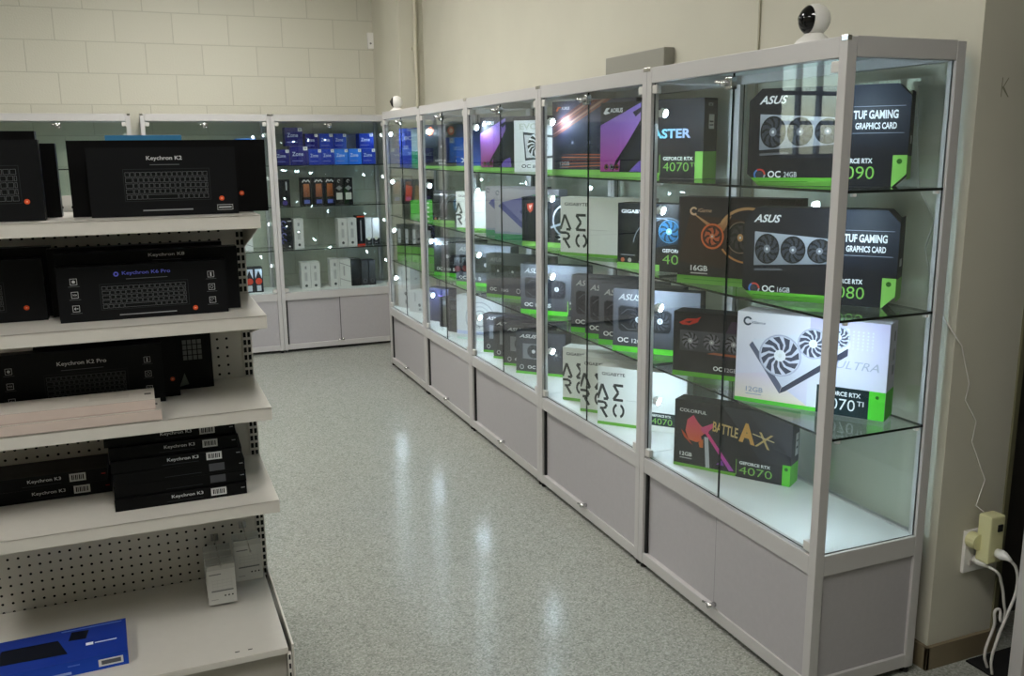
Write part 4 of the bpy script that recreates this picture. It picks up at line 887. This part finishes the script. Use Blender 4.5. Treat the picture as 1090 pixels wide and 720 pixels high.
# ================================================================== OUTLET, ADAPTER, CORDS
o = MB().box(2.168, YN-.012, .292, 2.290, YN, .424, 0, .003).build('power_outlet', PLASTIC); tag(o, 'white double wall outlet at the end of the wall beside the cabinet', 'outlet')
for z in (.39, .325): MB().box(2.185, YN-.017, z-.009, 2.2, YN-.012, z+.009, 0, .002).build('switch', mat('outlet_button', '#c9c4be', .4), o)
a = empty('plug_adapter', (2.222, YN-.012, .40)); tag(a, 'cream plug-in adapter with a black switch on the wall outlet', 'adapter')
MB().box(-.03, -.058, -.060, .028, -.014, .085, 0, .006).build('body', CREAMPL, a)
k = MB(); k.tube([(-.036, .0, .0), (-.036, -.03, .0)], .024, 16); k.build('pin_base', CREAMPL, a)
MB().box(-.003, -.062, .038, .016, -.058, .060, 0, .002).build('rocker_switch', RUBBER, a)
def plug_cord(x, y, z, pts, lab):
    o = empty('power_lead', (x, y, z)); tag(o, lab, 'cord')
    MB().tube([(0, .012, 0), (0, -.004, 0), (0, -.014, 0), (.002, -.024, -.003), (.005, -.032, -.008)], [.013, .015, .013, .008, .005], 12).build('plug', PLASTIC, o, True)
    c = bpy.data.curves.new('cord', 'CURVE'); c.dimensions = '3D'; c.bevel_depth = .0042; c.bevel_resolution = 3; s = c.splines.new('BEZIER'); P = [(.005, -.032, -.008)]+pts
    s.bezier_points.add(len(P)-1)
    for b, p in zip(s.bezier_points, P): b.co = p; b.handle_left_type = b.handle_right_type = 'AUTO'
    q = bpy.data.objects.new('cord', c); COL.objects.link(q); c.materials.append(mat('white_cord', '#d6d3ce', .45)); q = curve_mesh(q); q.parent = o; return o
plug_cord(2.222, YN-.086, .375, [(.022, -.036, -.03), (.034, -.036, -.10), (.012, -.034, -.17), (-.015, -.030, -.25), (-.022, -.024, -.32), (-.008, -.02, -.3715)], 'white power cord plugged into the cream adapter, falling to the floor')
plug_cord(2.205, YN-.030, .335, [(.014, -.05, -.015), (.042, -.05, -.06), (.062, -.05, -.13), (.070, -.05, -.165), (.052, -.055, -.18), (.038, -.05, -.14), (.030, -.05, -.19), (.006, -.048, -.28), (.026, -.045, -.331)], 'white power cord plugged into the lower socket, with a small loop')
c = bpy.data.curves.new('thin_cable', 'CURVE'); c.dimensions = '3D'; c.bevel_depth = .0018; c.bevel_resolution = 2; s = c.splines.new('POLY')
P = [(2.207, YN-.03, .487), (2.200, YN-.008, .50), (2.228, YN-.006, .575), (2.160, YN-.006, .70), (2.170, YN-.006, .76), (2.118, YN-.006, .83), (2.128, YN-.006, .875), (2.085, YN-.006, .99), (2.056, YN-.008, 1.02), (2.055, 1.84, 1.06), (2.058, 1.90, 1.16), (2.058, 1.93, 1.25), (2.058, 1.905, 1.33), (2.058, 1.97, 1.42), (2.058, 1.985, 1.53), (2.058, 2.0, 1.70)]
s.points.add(len(P)-1)
for b, p in zip(s.points, P): b.co = (*p, 1)
q = bpy.data.objects.new('thin_cable', c); COL.objects.link(q); c.materials.append(MATS['white_cord']); q = curve_mesh(q); tag(q, 'thin kinked white cable running up from the adapter to behind the cabinet', 'cable')
bpy.context.view_layer.update()
